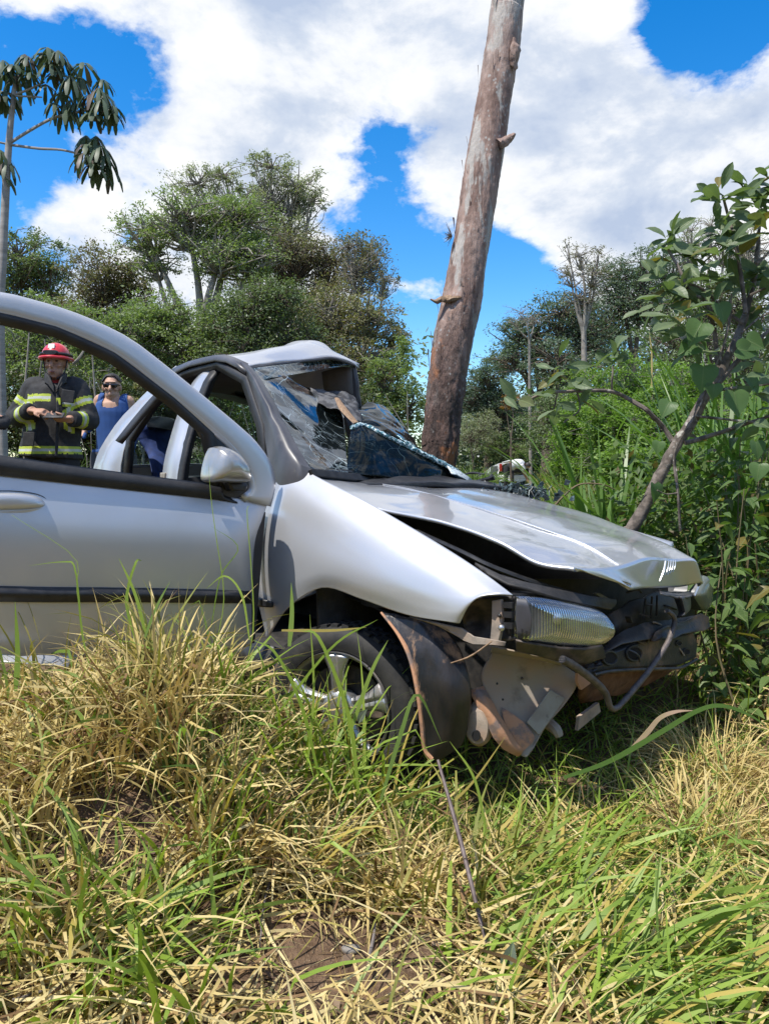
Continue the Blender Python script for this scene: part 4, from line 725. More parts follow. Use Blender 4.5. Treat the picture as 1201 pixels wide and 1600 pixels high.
# ------------------------------------------------------------ trees
def leaves(pos, size, r_, up=.5, aspect=.42, droop=0.):
    n = len(pos); nrmv = r_.normal(size=(n, 3)); nrmv[:, 2] = np.abs(nrmv[:, 2]) + up; nrmv /= np.linalg.norm(nrmv, axis=1)[:, None]
    a = r_.normal(size=(n, 3)); a[:, 2] -= droop; a -= nrmv * (a * nrmv).sum(1)[:, None]; a /= np.linalg.norm(a, axis=1)[:, None] + 1e-9; b = np.cross(nrmv, a)
    L = size * r_.uniform(.6, 1.3, (n, 1)); wd = L * aspect
    v = np.stack([pos, pos + a * L * .5 + b * wd * .5 - nrmv * L * .05, pos + a * L - nrmv * L * .12, pos + a * L * .5 - b * wd * .5 - nrmv * L * .05], 1).reshape(-1, 3)
    return v, np.arange(4 * n).reshape(n, 4)
def crownpts(blobs, r_, leafn, clus):
    pts, subs = [], []; tot = sum(b[3] * b[4] for b in blobs)
    for c, rx, ry, w_, w2 in blobs:
        n = int(leafn * w_ * w2 / tot); k = max(5, n // clus)
        d = r_.normal(size=(k, 3)); d /= np.linalg.norm(d, axis=1)[:, None]; d *= r_.uniform(.25, 1, (k, 1)) ** .45
        sc_ = c + d * np.array([rx, rx * .85, ry]) * r_.uniform(.75, 1.3, (k, 1)); subs.append((c, sc_))
        ke = max(2, k // 4); de = r_.normal(size=(ke, 3)); de /= np.linalg.norm(de, axis=1)[:, None]; de[:, 2] = np.abs(de[:, 2]) - .3; se = c + de * np.array([rx, rx * .85, ry]) * r_.uniform(1.1, 1.6, (ke, 1)); subs.append((c, se))
        pts.append((se[:, None, :] + r_.normal(size=(ke, max(3, n // k // 3), 3)) * .16 * min(rx, ry) * np.array([.8, .8, .5])).reshape(-1, 3))
        per = n // k; rs_ = .23 * min(rx, ry) * r_.uniform(.6, 1.35, (k, 1, 1))
        pts.append((sc_[:, None, :] + r_.normal(size=(k, per, 3)) * rs_ * np.array([.75, .75, .45])).reshape(-1, 3))
    return np.vstack(pts), subs
def tree(name, label, cat, x, Y, blobs, leafn, lsize, ml, mb_, tr, group='trees at the forest edge', clus=60, up=.5, droop=.0, seed=0, branchy=1.0, fork=.55, aspect=.42, loft_=None):
    r_ = np.random.default_rng(100 + seed); k_ = Y / 1200
    bx = P(x, 700, Y)[0]; root = np.array([bx, Y, G(bx, Y)])
    bl = [(P(a, b, Y + r_.normal() * .25 * c * k_), c * k_, d * k_, c, d) for a, b, c, d in blobs]
    o = empty(name, root, label, cat, group)
    pts, subs = crownpts(bl, r_, int(leafn * 1.25), int(clus * 1.0))
    mk('crown', leaves(pts, lsize * .62, r_, up, aspect, droop), ml, o, smooth=False)
    tubes = []
    zt = min(b[0][2] - b[2] * .5 for b in bl); zt = max(zt, root[2] + .8)
    mx_ = np.average([b[0][:2] for b in bl], axis=0); hub = np.array([root[0] * (1 - .35) + mx_[0] * .35, root[1], root[2] + (zt - root[2]) * fork + .2])
    wig = lambda: r_.normal(size=3) * np.array([.25, .25, .1]) * tr * 3
    tubes.append(tube([root - Z * .2, root + (hub - root) * .5 + wig(), hub], [tr * 1.25, tr, tr * .8], 9, 10, cap=False))
    for (c, rx, ry, _, _), (cc_, sc_), (_, se_) in zip(bl, subs[0::2], subs[1::2]):
        sc_ = np.vstack([sc_[: int(len(sc_) * branchy)], se_])
        mid = hub * .5 + c * .5 + wig() + Z * (-.05) * rx
        rl_ = tr * (.35 + .3 * rx * ry / max(b[1] * b[2] for b in bl))
        tubes.append(tube([hub, mid, c + Z * ry * .2], [rl_ * 1.2, rl_ * .8, rl_ * .35], 7, 10, cap=False))
        for s_ in sc_:
            st = (mid * .4 + c * .6) if r_.random() < .5 else c
            tubes.append(tube([st, (st + s_) / 2 + r_.normal(size=3) * rx * .12, s_], [rl_ * .32, rl_ * .2, rl_ * .08], 5, 6, cap=False))
    mk('trunk', join(*tubes), mb_, o)
    return o
M_bk1 = mat('grey_tree_bark', (.30, .27, .235), .9, col2=(.16, .14, .12), nscale=6, bump=.4)
M_bk2 = mat('brown_tree_bark', (.15, .115, .085), .9, col2=(.08, .062, .05), nscale=6, bump=.4)
L_dk = leafmat('dark_foliage', [(.090, .128, .064), (.13, .176, .086), (.18, .22, .115)], .3)
L_br = leafmat('brownish_foliage', [(.125, .132, .078), (.175, .17, .105), (.225, .21, .13)], .3, brown=(.12, .075, .04), bfrac=.15)
L_md = leafmat('mid_foliage', [(.125, .17, .07), (.175, .235, .095), (.24, .30, .13)], .36)
L_gy = leafmat('grey_green_foliage', [(.185, .205, .14), (.24, .262, .18), (.30, .32, .22)], .34)
L_ol = leafmat('pale_olive_foliage', [(.13, .14, .07), (.19, .19, .10), (.25, .24, .13)], .3, brown=(.16, .11, .06), bfrac=.15)
L_lt = leafmat('bright_shrub_foliage', [(.09, .16, .03), (.14, .235, .045), (.21, .32, .07)], .38)
L_bl = leafmat('blue_green_foliage', [(.078, .116, .085), (.108, .152, .11), (.145, .19, .14)], .28)
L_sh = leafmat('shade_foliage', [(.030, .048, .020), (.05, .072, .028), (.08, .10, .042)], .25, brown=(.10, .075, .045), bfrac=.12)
L_or = leafmat('orange_leaves', [(.22, .10, .03), (.30, .15, .05)], .3)

tree('forest_tree', 'dark dense tree below the big umbrella-leaved tree at the sky edge', 'tree', 45, 22, [(30, 400, 60, 42), (80, 420, 30, 38), (20, 470, 70, 50), (70, 520, 70, 60)], 15000, .16, L_dk, M_bk2, .14, seed=1)
tree('forest_tree', 'brownish green tree between the dark tree and the pale-limbed tree', 'tree', 170, 18, [(165, 425, 52, 38), (205, 450, 35, 45), (150, 490, 60, 50), (190, 560, 60, 60)], 15000, .13, L_br, M_bk2, .11, seed=2, droop=.8)
tree('forest_tree', 'broad green tree with pale forking limbs behind the car roof', 'tree', 314, 17, [(225, 362, 50, 34), (290, 345, 62, 36), (365, 345, 60, 42), (350, 400, 62, 42), (240, 410, 40, 28), (400, 400, 36, 40)], 15500, .11, L_md, M_bk1, .16, seed=3, clus=45, fork=.62)
tree('forest_tree', 'tallest grey-green tree with an open flat-topped crown', 'tree', 420, 24, [(310, 288, 48, 24), (350, 275, 36, 20), (425, 262, 42, 22), (465, 290, 44, 30), (430, 325, 60, 30), (490, 315, 26, 20), (395, 300, 30, 20), (450, 380, 50, 40)], 12500, .13, L_gy, M_bk1, .15, seed=4, clus=40)
tree('forest_tree', 'thin reddish brown tree right of the flat-topped tree', 'tree', 470, 18, [(455, 400, 56, 46), (520, 410, 48, 42), (430, 460, 60, 46), (570, 400, 34, 34), (500, 460, 50, 40)], 11000, .11, L_br, M_bk2, .10, seed=5, clus=30)
tree('forest_tree', 'sparse twiggy tree with bare branch tips beside the open sky', 'tree', 560, 17, [(585, 400, 24, 26), (600, 440, 22, 30), (560, 430, 40, 34), (545, 385, 26, 20)], 2600, .10, L_br, M_bk1, .07, seed=6, clus=14)
tree('forest_tree', 'pale olive bushy tree behind the crumpled roof', 'tree', 545, 14, [(520, 490, 56, 40), (575, 500, 46, 36), (480, 520, 44, 40), (615, 530, 26, 26), (560, 560, 60, 40)], 15000, .09, L_ol, M_bk1, .08, seed=7, clus=36, droop=.6)
tree('forest_tree', 'mid green tree standing behind the firefighter', 'tree', 100, 13, [(60, 500, 60, 34), (130, 520, 50, 40), (30, 560, 50, 50), (110, 590, 60, 40), (210, 520, 50, 36)], 15000, .10, L_md, M_bk1, .07, seed=8, clus=36)
tree('forest_tree', 'dark green tree with drooping leaves below the pale-limbed tree', 'tree', 270, 13.5, [(250, 500, 62, 46), (200, 570, 56, 50), (300, 560, 60, 50), (345, 505, 40, 40)], 15000, .10, L_md, M_bk2, .08, seed=9, clus=40, droop=.8)
tree('forest_tree', 'dark tree directly behind the near corner of the car roof', 'tree', 400, 13, [(390, 500, 56, 56), (430, 470, 44, 40), (460, 540, 56, 46), (390, 560, 60, 40)], 15000, .09, L_dk, M_bk2, .08, seed=10, clus=40)
tree('forest_tree', 'leafy low tree just left of the leaning trunk', 'tree', 615, 13, [(600, 590, 44, 36), (640, 640, 36, 40), (580, 640, 50, 40), (625, 560, 20, 30)], 8000, .09, L_md, M_bk2, .06, seed=11)
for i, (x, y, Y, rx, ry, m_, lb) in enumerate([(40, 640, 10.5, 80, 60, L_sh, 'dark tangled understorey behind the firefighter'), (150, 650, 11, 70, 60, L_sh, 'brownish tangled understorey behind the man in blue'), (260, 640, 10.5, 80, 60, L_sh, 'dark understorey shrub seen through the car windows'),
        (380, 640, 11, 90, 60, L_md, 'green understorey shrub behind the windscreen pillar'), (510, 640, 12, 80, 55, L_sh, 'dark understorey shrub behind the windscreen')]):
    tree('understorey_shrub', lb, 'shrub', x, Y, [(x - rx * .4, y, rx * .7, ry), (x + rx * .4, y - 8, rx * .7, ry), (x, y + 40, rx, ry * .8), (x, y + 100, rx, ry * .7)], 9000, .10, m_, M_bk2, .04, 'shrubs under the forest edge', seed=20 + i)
tree('flowering_shrub', 'small shrub with yellowish leaves behind the man in blue', 'shrub', 225, 9.5, [(200, 640, 26, 20), (235, 600, 20, 20)], 1500, .08, L_ol, M_bk1, .02, seed=27, clus=20)
# the right-hand side
tree('distant_tree', 'blue-green far tree just right of the leaning trunk', 'tree', 760, 40, [(765, 590, 34, 26), (745, 625, 36, 30), (790, 560, 24, 20), (780, 640, 40, 30)], 11000, .22, L_bl, M_bk2, .2, 'trees right of the trunk', seed=12)
tree('distant_tree', 'huge dark crown above the parked vehicle', 'tree', 850, 34, [(830, 530, 50, 40), (880, 490, 46, 38), (800, 560, 40, 26), (870, 570, 60, 40), (920, 520, 44, 44), (810, 510, 30, 20)], 15500, .20, L_bl, M_bk2, .25, 'trees right of the trunk', seed=13)
tree('distant_tree', 'slender half-bare tree rising above the dark crowns', 'tree', 912, 26, [(905, 400, 20, 24), (890, 430, 22, 20), (925, 430, 26, 24), (905, 465, 36, 24), (935, 395, 14, 16), (885, 385, 10, 12)], 2200, .11, L_br, M_bk1, .11, 'trees right of the trunk', seed=14, clus=14, fork=.8)
tree('distant_tree', 'tall bluish tree at the skyline behind the big-leaved sapling', 'tree', 980, 36, [(960, 440, 44, 36), (1010, 415, 36, 26), (1000, 470, 60, 40), (950, 500, 50, 40), (1050, 440, 50, 44)], 15000, .20, L_bl, M_bk2, .22, 'trees right of the trunk', seed=15)
tree('distant_tree', 'lacy pale tree on the skyline behind the sapling leaves', 'tree', 1100, 28, [(1080, 360, 30, 16), (1110, 355, 30, 18), (1130, 380, 36, 30), (1070, 385, 30, 20), (1170, 390, 40, 40)], 3200, .11, L_gy, M_bk1, .14, 'trees right of the trunk', seed=16, clus=16)
tree('distant_tree', 'dark leafy tree standing behind the sapling trunk', 'tree', 1120, 20, [(1090, 470, 60, 50), (1160, 480, 60, 60), (1060, 540, 60, 50), (1150, 570, 70, 50)], 13000, .13, L_dk, M_bk2, .12, 'trees right of the trunk', seed=17)
tree('bare_tree', 'leafless pale branching tree in the dark wood', 'tree', 790, 42, [(780, 640, 18, 16), (800, 640, 16, 18), (790, 655, 18, 12)], 60, .08, L_br, mat('pale_dead_wood', (.36, .34, .30), .9), .10, 'trees right of the trunk', seed=18, clus=6)
tree('bare_tree', 'leafless tangle of twigs at the sky edge of the dark crown', 'tree', 830, 30, [(815, 490, 30, 16), (835, 500, 30, 20), (800, 505, 20, 14)], 260, .09, L_br, M_bk1, .06, 'trees right of the trunk', seed=19, clus=5, fork=.9)
tree('green_shrub', 'rounded green shrub just above the parked vehicle', 'shrub', 790, 40, [(770, 690, 36, 22), (815, 695, 32, 24), (790, 705, 50, 18)], 6500, .14, L_md, M_bk2, .06, 'shrubs along the verge', seed=30)
tree('green_shrub', 'olive shrub beside the foot of the leaning trunk', 'shrub', 735, 38, [(735, 680, 36, 30), (755, 665, 30, 24)], 5000, .13, L_gy, M_bk2, .06, 'shrubs along the verge', seed=31)
tree('green_shrub', 'dark shrub under the big crown behind the left-reaching branch', 'shrub', 870, 20, [(868, 650, 46, 44), (890, 640, 40, 40), (870, 690, 60, 34)], 7500, .12, L_dk, M_bk2, .06, 'shrubs along the verge', seed=32)
for i, (x, y, Y, rx, ry, lb) in enumerate([(930, 600, 12, 46, 40, 'light green feathery shrub left of the dry stalk'), (1000, 590, 11, 46, 46, 'bright green shrub behind the dry stalk'), (965, 650, 9, 56, 36, 'bright leafy shrub behind the strappy grass clump'), (1080, 600, 10, 60, 50, 'bright shrub glimpsed through the sapling leaves'), (900, 660, 10, 34, 34, 'small bright shrub above the broken glass heap'), (1040, 640, 7.5, 50, 46, 'bright shrub directly left of the sapling fork'), (1125, 690, 6.8, 56, 50, 'bright shrub behind the hanging heart-shaped leaves'), (1200, 650, 7.2, 60, 60, 'bright shrub at the picture edge behind the sapling'), (990, 720, 6.5, 50, 34, 'low bright shrub behind the tallest strappy clump')]):
    tree('bright_shrub', lb, 'shrub', x, Y, [(x - rx * .4, y, rx * .6, ry * .8), (x + rx * .4, y + 6, rx * .6, ry * .8), (x, y + ry * .8, rx, ry * .8), (x, y + ry * 1.9, rx * 1.1, ry)], 8500, .075, L_lt, M_bk1, .03, 'bright shrubs on the right bank', seed=40 + i, clus=30)
tree('orange_shrub', 'small shrub with orange tinged leaves in the shade', 'shrub', 800, 22, [(800, 622, 12, 10), (790, 632, 8, 8)], 260, .12, L_or, M_bk2, .03, seed=46, clus=12)
# dark wood behind everything, the mass that reads as one
def woods(name, label, segs, n, ls, m_, seed):
    r_ = np.random.default_rng(seed); pts = []
    for x0, x1, y0, y1, Y in segs:
        k = n // len(segs); xs = r_.uniform(x0, x1, k // 60 + 1); ysq = r_.uniform(y0, y1, k // 60 + 1)
        cs = np.array([P(a, b, Y + r_.uniform(-3, 3)) for a, b in zip(xs, ysq)])
        pts.append((cs[:, None] + r_.normal(size=(len(cs), 60, 3)) * np.array([.7, .7, .45]) * Y / 26).reshape(-1, 3))
    o = mk(name, leaves(np.vstack(pts), ls, r_, .5), m_, None, smooth=False); o['label'] = label; o['category'] = 'wood'; o['kind'] = 'stuff'
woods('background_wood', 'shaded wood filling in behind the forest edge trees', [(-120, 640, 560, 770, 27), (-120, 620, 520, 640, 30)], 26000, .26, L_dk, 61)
woods('distant_wood', 'dark wooded slope behind the parked vehicle and sapling', [(700, 1300, 600, 770, 48), (860, 1300, 500, 620, 46), (1000, 1300, 600, 760, 30), (690, 900, 630, 755, 45)], 62000, .34, L_bl, 62)

# lianas and pale stems in the left wood
r_ = np.random.default_rng(5); ln_ = []
for i in range(44):
    x_, Y_ = r_.uniform(-60, 640), r_.uniform(9.3, 11.5); a = P(x_, 700, Y_); a[2] = G(a[0], Y_); b = P(x_ + r_.normal() * 40, r_.uniform(585, 650), Y_); m_ = (a + b) / 2 + r_.normal(size=3) * .3; m_[1] = Y_
    ln_.append(tube([a, m_, b], [r_.uniform(.006, .018), .008, .004], 5, 9, cap=False))
tag(mk('lianas', join(*ln_), M_bk1, None, kind='stuff'), 'tangle of thin pale stems and lianas in the left wood', 'lianas')
for i, (x0, y0, x1, y1, Y) in enumerate([(50, 690, 46, 520, 9.6), (116, 568, 136, 540, 9.4), (120, 660, 70, 530, 9.8), (30, 640, 66, 560, 9.7), (150, 640, 144, 545, 9.9)]):
    a, b = P(x0, y0, Y), P(x1, y1, Y); a = np.array([a[0], a[1], G(a[0], a[1])]) if y0 > 630 else a
    lb = ['pale upright stem behind the firefighter\'s shoulder', 'pale slanting dead branch beside the red helmet', 'thin leaning stem crossing behind the red helmet', 'thin stem rising left of the red helmet', 'pale thin stem between the helmet and the man in blue'][i]
    tag(mk('dead_sapling', tube([a, (a + b) / 2 + r_.normal(size=3) * .05, b], [.022, .018, .008], 6, 10), M_bk1, loc=a), lb, 'sapling')

# ------------------------------------------------------------ umbrella-leaved tree (upper left)
M_cec = mat('ringed_pale_bark', (.33, .30, .28), .85, col2=(.22, .2, .185), nscale=9, stretch=(.3, .3, 2))
L_cec = leafmat('umbrella_leaf', [(.05, .075, .05), (.07, .10, .062), (.10, .13, .08)], .18, brown=(.10, .075, .06), bfrac=.12, tcol=(1.1, 1.3, .7))
YC = 9.0
def Pc(x, y, o=0.): return P(x, y, YC + o)
cb = Pc(2, 470); cb = np.array([cb[0] - .02, YC, G(cb[0], YC)])
ct = empty('umbrella_tree', cb, 'slender pale tree with drooping hand-shaped leaves against the clouds', 'tree')
mk('trunk', tube([cb - Z * .2, Pc(0, 520), Pc(5, 400), Pc(10, 290), Pc(16, 205), Pc(22, 150), Pc(24, 120)], [.06, .055, .046, .042, .034, .026, .016], 12, 50), M_cec, ct)
for pts, rr_ in (([(15, 224), (45, 205), (82, 185), (115, 177), (145, 170)], .018), ([(15, 226), (60, 232), (95, 234), (126, 241)], .016), ([(22, 148), (45, 140), (70, 128)], .014), ([(22, 150), (50, 151), (66, 152)], .011), ([(20, 148), (4, 144), (-14, 142)], .014), ([(12, 225), (-6, 222), (-20, 226)], .012), ([(14, 242), (-5, 244)], .01)):
    mk('limb', tube([Pc(*a) for a in pts], [rr_, rr_ * .9, rr_ * .7], 7, 16), M_cec, ct)
r_ = np.random.default_rng(3)
def handleaf(c, R_, dirn, droop, n=9):
    V = []
    for k in range(n):                    # lobes radiate from the stalk and hang like umbrella ribs
        an = 2 * math.pi * k / n + r_.normal() * .12; h = nrm(np.array([math.cos(an), math.sin(an), 0]) + dirn * .25); side = np.array([-h[1], h[0], 0]); L_ = R_ * r_.uniform(.8, 1.1)
        p0 = c + h * L_ * .08; p1 = c + h * L_ * .5 - Z * L_ * droop * .25; p2 = c + h * L_ * .82 - Z * L_ * droop * .7; p3 = c + h * L_ * .93 - Z * L_ * droop * 1.05
        V.append((np.array([p0 - side * L_ * .03, p0 + side * L_ * .03, p1 - side * L_ * .12 - Z * L_ * .03, p1, p1 + side * L_ * .12 - Z * L_ * .03, p2 - side * L_ * .15 - Z * L_ * .04, p2, p2 + side * L_ * .15 - Z * L_ * .04, p3 - side * L_ * .06, p3 + side * L_ * .06]),
                  [(0, 1, 3), (0, 3, 2), (1, 4, 3), (2, 3, 6, 5), (3, 4, 7, 6), (5, 6, 8), (6, 9, 8), (6, 7, 9)]))
    return join(*V)
cecl = [(40, 100), (20, 110), (5, 118), (30, 128), (12, 150), (-6, 150), (48, 122), (2, 102), (38, 92), (92, 86), (75, 82), (100, 98), (80, 110), (98, 118), (110, 130), (76, 138), (95, 150), (112, 166), (100, 172), (86, 166), (132, 108), (122, 128), (66, 92),
        (160, 130), (150, 142), (166, 150), (142, 155), (172, 172), (148, 182), (162, 162), (178, 186), (150, 218), (135, 222), (160, 232), (148, 244), (130, 248), (164, 250), (148, 262), (172, 262), (140, 234), (2, 240), (12, 256), (-4, 268), (4, 160), (122, 168)]
for x, y in cecl:
    c = Pc(x + r_.normal() * 2, y - 7 + r_.normal() * 2, r_.normal() * .10)
    mk('leaf', handleaf(c, r_.uniform(.15, .205), nrm(r_.normal(size=3)), r_.uniform(.8, 1.5)), L_cec, ct)

# ------------------------------------------------------------ vehicle down the road
YV = 33.
def vehicle():
    g = P(800, 735, YV); gx_ = g[0]; g0 = np.array([gx_, YV, G(gx_, YV)])
    o = empty('parked_wagon', g0, 'distant white wagon parked down the road with its tailgate raised', 'car')
    px = lambda x, y, d=0.: P(x, y, YV + d)
    wpt = mat('white_car_paint', (.72, .73, .74), .3, coat=.6)
    ax = (np.array([1., 0, 0]), np.array([0, 1., 0]), Z)
    zt, zb = px(790, 723)[2], g0[2] + .28
    x0, x1 = px(779, 740)[0], px(820, 740)[0]; xm = (x0 + x1) / 2; wd = x1 - x0
    rows = []
    for d, ins, tp_ in ((0, .0, zt - .02), (.5, .02, zt), (2.0, .02, zt), (2.8, .04, zt - .05), (3.4, .02, zb + .75), (4.5, .03, zb + .62), (4.7, .08, zb + .5)):
        m_ = zb + (tp_ - zb) * .55
        rows.append([np.array([x0 + ins, YV + d, zb]), np.array([x0 + ins - .03, YV + d, zb + .4]), np.array([x0 + ins, YV + d, m_]), np.array([x0 + ins + .14, YV + d, tp_ - .08]), np.array([xm, YV + d, tp_]), np.array([x1 - ins - .14, YV + d, tp_ - .08]), np.array([x1 - ins, YV + d, m_]), np.array([x1 - ins + .03, YV + d, zb + .4]), np.array([x1 - ins, YV + d, zb])])
    mk('body', loft(rows, 20, 30), wpt, o, solid=.04)
    mk('boot_opening', slab([np.array([x0 + .16, YV - .03, zt - .14]), np.array([x1 - .16, YV - .03, zt - .14]), np.array([x1 - .1, YV - .03, zb + .42]), np.array([x0 + .1, YV - .03, zb + .42])], np.array([0, 1., 0]), .02), M_dark, o)
    mk('rear_bumper', box((xm, YV - .08, zb + .16), wd, .16, .3), wpt, o, bevel=.04)
    tg = mk('tailgate', loft([[np.array([x0 + .12, YV, zt]), np.array([x0 + .2, YV - .9, zt + .05])], [np.array([xm, YV, zt + .03]), np.array([xm, YV - .95, zt + .08])], [np.array([x1 - .12, YV, zt]), np.array([x1 - .1, YV - .9, zt - .25])]], 8, 5), wpt, o, solid=.05)
    mk('gas_strut', tube([np.array([x1 - .14, YV, zt - .45]), np.array([x1 - .15, YV - .55, zt - .12])], .02, 6), M_alloy, o)
    for sx in (x0 + .07, x1 - .07): mk('tail_lamp', box((sx, YV - .04, zb + .62), .12, .08, .34), mat('red_lamp', (.35, .02, .02), .3, coat=.5), o, bevel=.02)
    mk('side_window', slab([np.array([x0 - .045, YV + .3, zt - .14]), np.array([x0 - .045, YV + 2.2, zt - .14]), np.array([x0 - .06, YV + 2.4, zt - .5]), np.array([x0 - .06, YV + .2, zt - .5])], np.array([1., 0, 0]), .03), M_blk, o)
    for sx in (x0 + .1, x1 - .1):
        for d in (.8, 3.6):
            c_ = np.array([sx, YV + d, g0[2] + .31]); mk('wheel', slab([c_ + .31 * np.array([0, math.cos(a), math.sin(a)]) for a in np.linspace(0, 2 * math.pi, 24, endpoint=False)], np.array([1., 0, 0]), .2), M_tyre, o)
    return g0
vehicle()
c = P(760, 748, 24); tag(mk('debris_heap', jitter(pillow([P(x, y, 24) for x, y in ((738, 746), (750, 741), (764, 740), (772, 744), (766, 750), (748, 751))], np.array([0, -1., 0]), [(1, -.2), (1, 0), (.6, .12)], 30), .05, 6), M_gry, loc=c), 'dark heap of wreckage lying on the verge behind the broken windscreen', 'debris')
# ------------------------------------------------------------ people
def remesh(vfs, vox, it=2):
    v, f = join(*vfs); me = bpy.data.meshes.new('tmp'); fill(me, v, f, True); o = bpy.data.objects.new('tmp', me); COL.objects.link(o)
    md = o.modifiers.new('r', 'REMESH'); md.mode = 'VOXEL'; md.voxel_size = vox
    if it: ms = o.modifiers.new('s', 'SMOOTH'); ms.iterations = it; ms.factor = .5
    dg = bpy.context.evaluated_depsgraph_get(); ev = o.evaluated_get(dg); m2 = bpy.data.meshes.new_from_object(ev)
    n = len(m2.vertices); V = np.empty(n * 3, np.float32); m2.vertices.foreach_get('co', V); V = V.reshape(-1, 3).astype(float)
    N = np.empty(n * 3, np.float32); m2.vertices.foreach_get('normal', N); N = N.reshape(-1, 3)
    Fq = [tuple(p.vertices) for p in m2.polygons]
    bpy.data.objects.remove(o); bpy.data.meshes.remove(me); bpy.data.meshes.remove(m2); return V, N, Fq
def shell(V, N, Fq, pred, off):           # a garment: the faces of the body that PRED accepts, lifted OFF metres
    c = np.array([V[list(f)].mean(0) for f in Fq]); keep = pred(c)
    fs = [f for f, k in zip(Fq, keep) if k]; used = np.unique(np.concatenate([np.array(f) for f in fs])); mp = {int(u): i for i, u in enumerate(used)}
    return V[used] + N[used] * off, [tuple(mp[i] for i in f) for f in fs]
M_skin = mat('sunburnt_skin', (.44, .245, .165), .55, col2=(.42, .235, .16), nscale=14, spec=.3)
M_skin2 = mat('fair_skin', (.46, .27, .19), .55, col2=(.50, .31, .22), nscale=14, spec=.3)
M_hair = mat('black_hair', (.012, .010, .009), .6, col2=(.03, .025, .02), nscale=60)
M_eyew = mat('eye_white', (.6, .58, .55), .3); M_lip = mat('lip', (.22, .085, .07), .5)
def head(c, yaw, k=1.0):                  # c: centre of the head; k: scale
    f_ = np.array([math.sin(yaw), -math.cos(yaw), 0]); s_ = np.array([math.cos(yaw), math.sin(yaw), 0]); ax = (s_, f_, Z)
    q = lambda a, b, d: c + (s_ * a + f_ * b + Z * d) * k
    L = [ellipsoid(q(0, -.012, .03), .076 * k, .094 * k, .092 * k, ax=ax), ellipsoid(q(0, .022, -.055), .056 * k, .062 * k, .066 * k, ax=ax), ellipsoid(q(0, .05, -.098), .026 * k, .026 * k, .020 * k, ax=ax),
         tube([q(0, .078, .028), q(0, .098, -.002), q(0, .110, -.026), q(0, .088, -.034)], [.010 * k, .013 * k, .018 * k, .010 * k], 8, 8), ellipsoid(q(0, .076, .045), .055 * k, .018 * k, .010 * k, ax=ax),
         ellipsoid(q(.040, .062, -.02), .022 * k, .02 * k, .016 * k, ax=ax), ellipsoid(q(-.040, .062, -.02), .022 * k, .02 * k, .016 * k, ax=ax),
         ellipsoid(q(0, .084, -.060), .026 * k, .010 * k, .008 * k, ax=ax), ellipsoid(q(0, .082, -.075), .022 * k, .011 * k, .008 * k, ax=ax),
         ellipsoid(q(.079, -.005, .0), .010 * k, .022 * k, .034 * k, ax=ax), ellipsoid(q(-.079, -.005, .0), .010 * k, .022 * k, .034 * k, ax=ax)]
    return L, q
def hand(wrist, palm_dir, back, thumb, curl=.9, k=1.0):
    d = nrm(palm_dir); b = nrm(back - d * np.dot(back, d)); s_ = np.cross(d, b); s_ = s_ if np.dot(s_, thumb) > 0 else -s_
    L = [tube([wrist - d * .03, wrist + d * .02 * k, wrist + d * .06 * k, wrist + d * .092 * k], [.027, .032 * k, .040 * k, .034 * k], 12, 10, sx=1, sy=1)]
    V, Fq = L[0]; V = wrist + (V - wrist) - b * ((V - wrist) @ b)[:, None] * .55; L = [(V, Fq)]
    for i, ln in enumerate((.068, .076, .070, .054)):
        p0 = wrist + d * .082 * k + s_ * (.032 - .0215 * i) * k; pts = [p0 - d * .02]; an = .1
        q = p0
        for j, fr_ in enumerate((.45, .32, .26)):
            an += curl * (.5 if j == 0 else .75); q = q + (d * math.cos(an) - b * math.sin(an)) * ln * fr_ * k; pts.append(q)
        L.append(tube(pts, [.0092 * k, .0088 * k, .008 * k, .0062 * k], 8, 9))
    t0 = wrist + d * .028 * k + s_ * .030 * k
    L.append(tube([t0 - s_ * .01, t0 + (s_ * .7 + d * .6) * .032 * k - b * .008, t0 + (s_ * .45 + d * 1.0) * .055 * k - b * .022], [.0125 * k, .0105 * k, .0075 * k], 8, 8))
    return L
def legs(hipc, gl, sep=.10, m=1.):
    L = []
    for sx in (-1, 1):
        h_ = hipc + np.array([sx * sep, 0, 0]); f0 = np.array([hipc[0] + sx * (sep + .04), hipc[1] + .0, gl])
        kn = (h_ + f0) / 2 + np.array([0, -.03, .02])
        L.append(tube([h_ + Z * .06, h_ - Z * .05, kn, f0 + Z * .12, f0 + Z * .05], [.08, .092, .062, .045, .042], 14, 24))
        L.append(tube([f0 + np.array([0, .06, .05]), f0 + np.array([sx * .01, -.06, .045]), f0 + np.array([sx * .03, -.17, .03])], [.045, .042, .028], 12, 8))
    return L
def person(name, label, cx, Y, parts):
    g = P(cx, 700, Y); o = empty(name, (g[0], Y, G(g[0], Y)), label, 'person'); return o
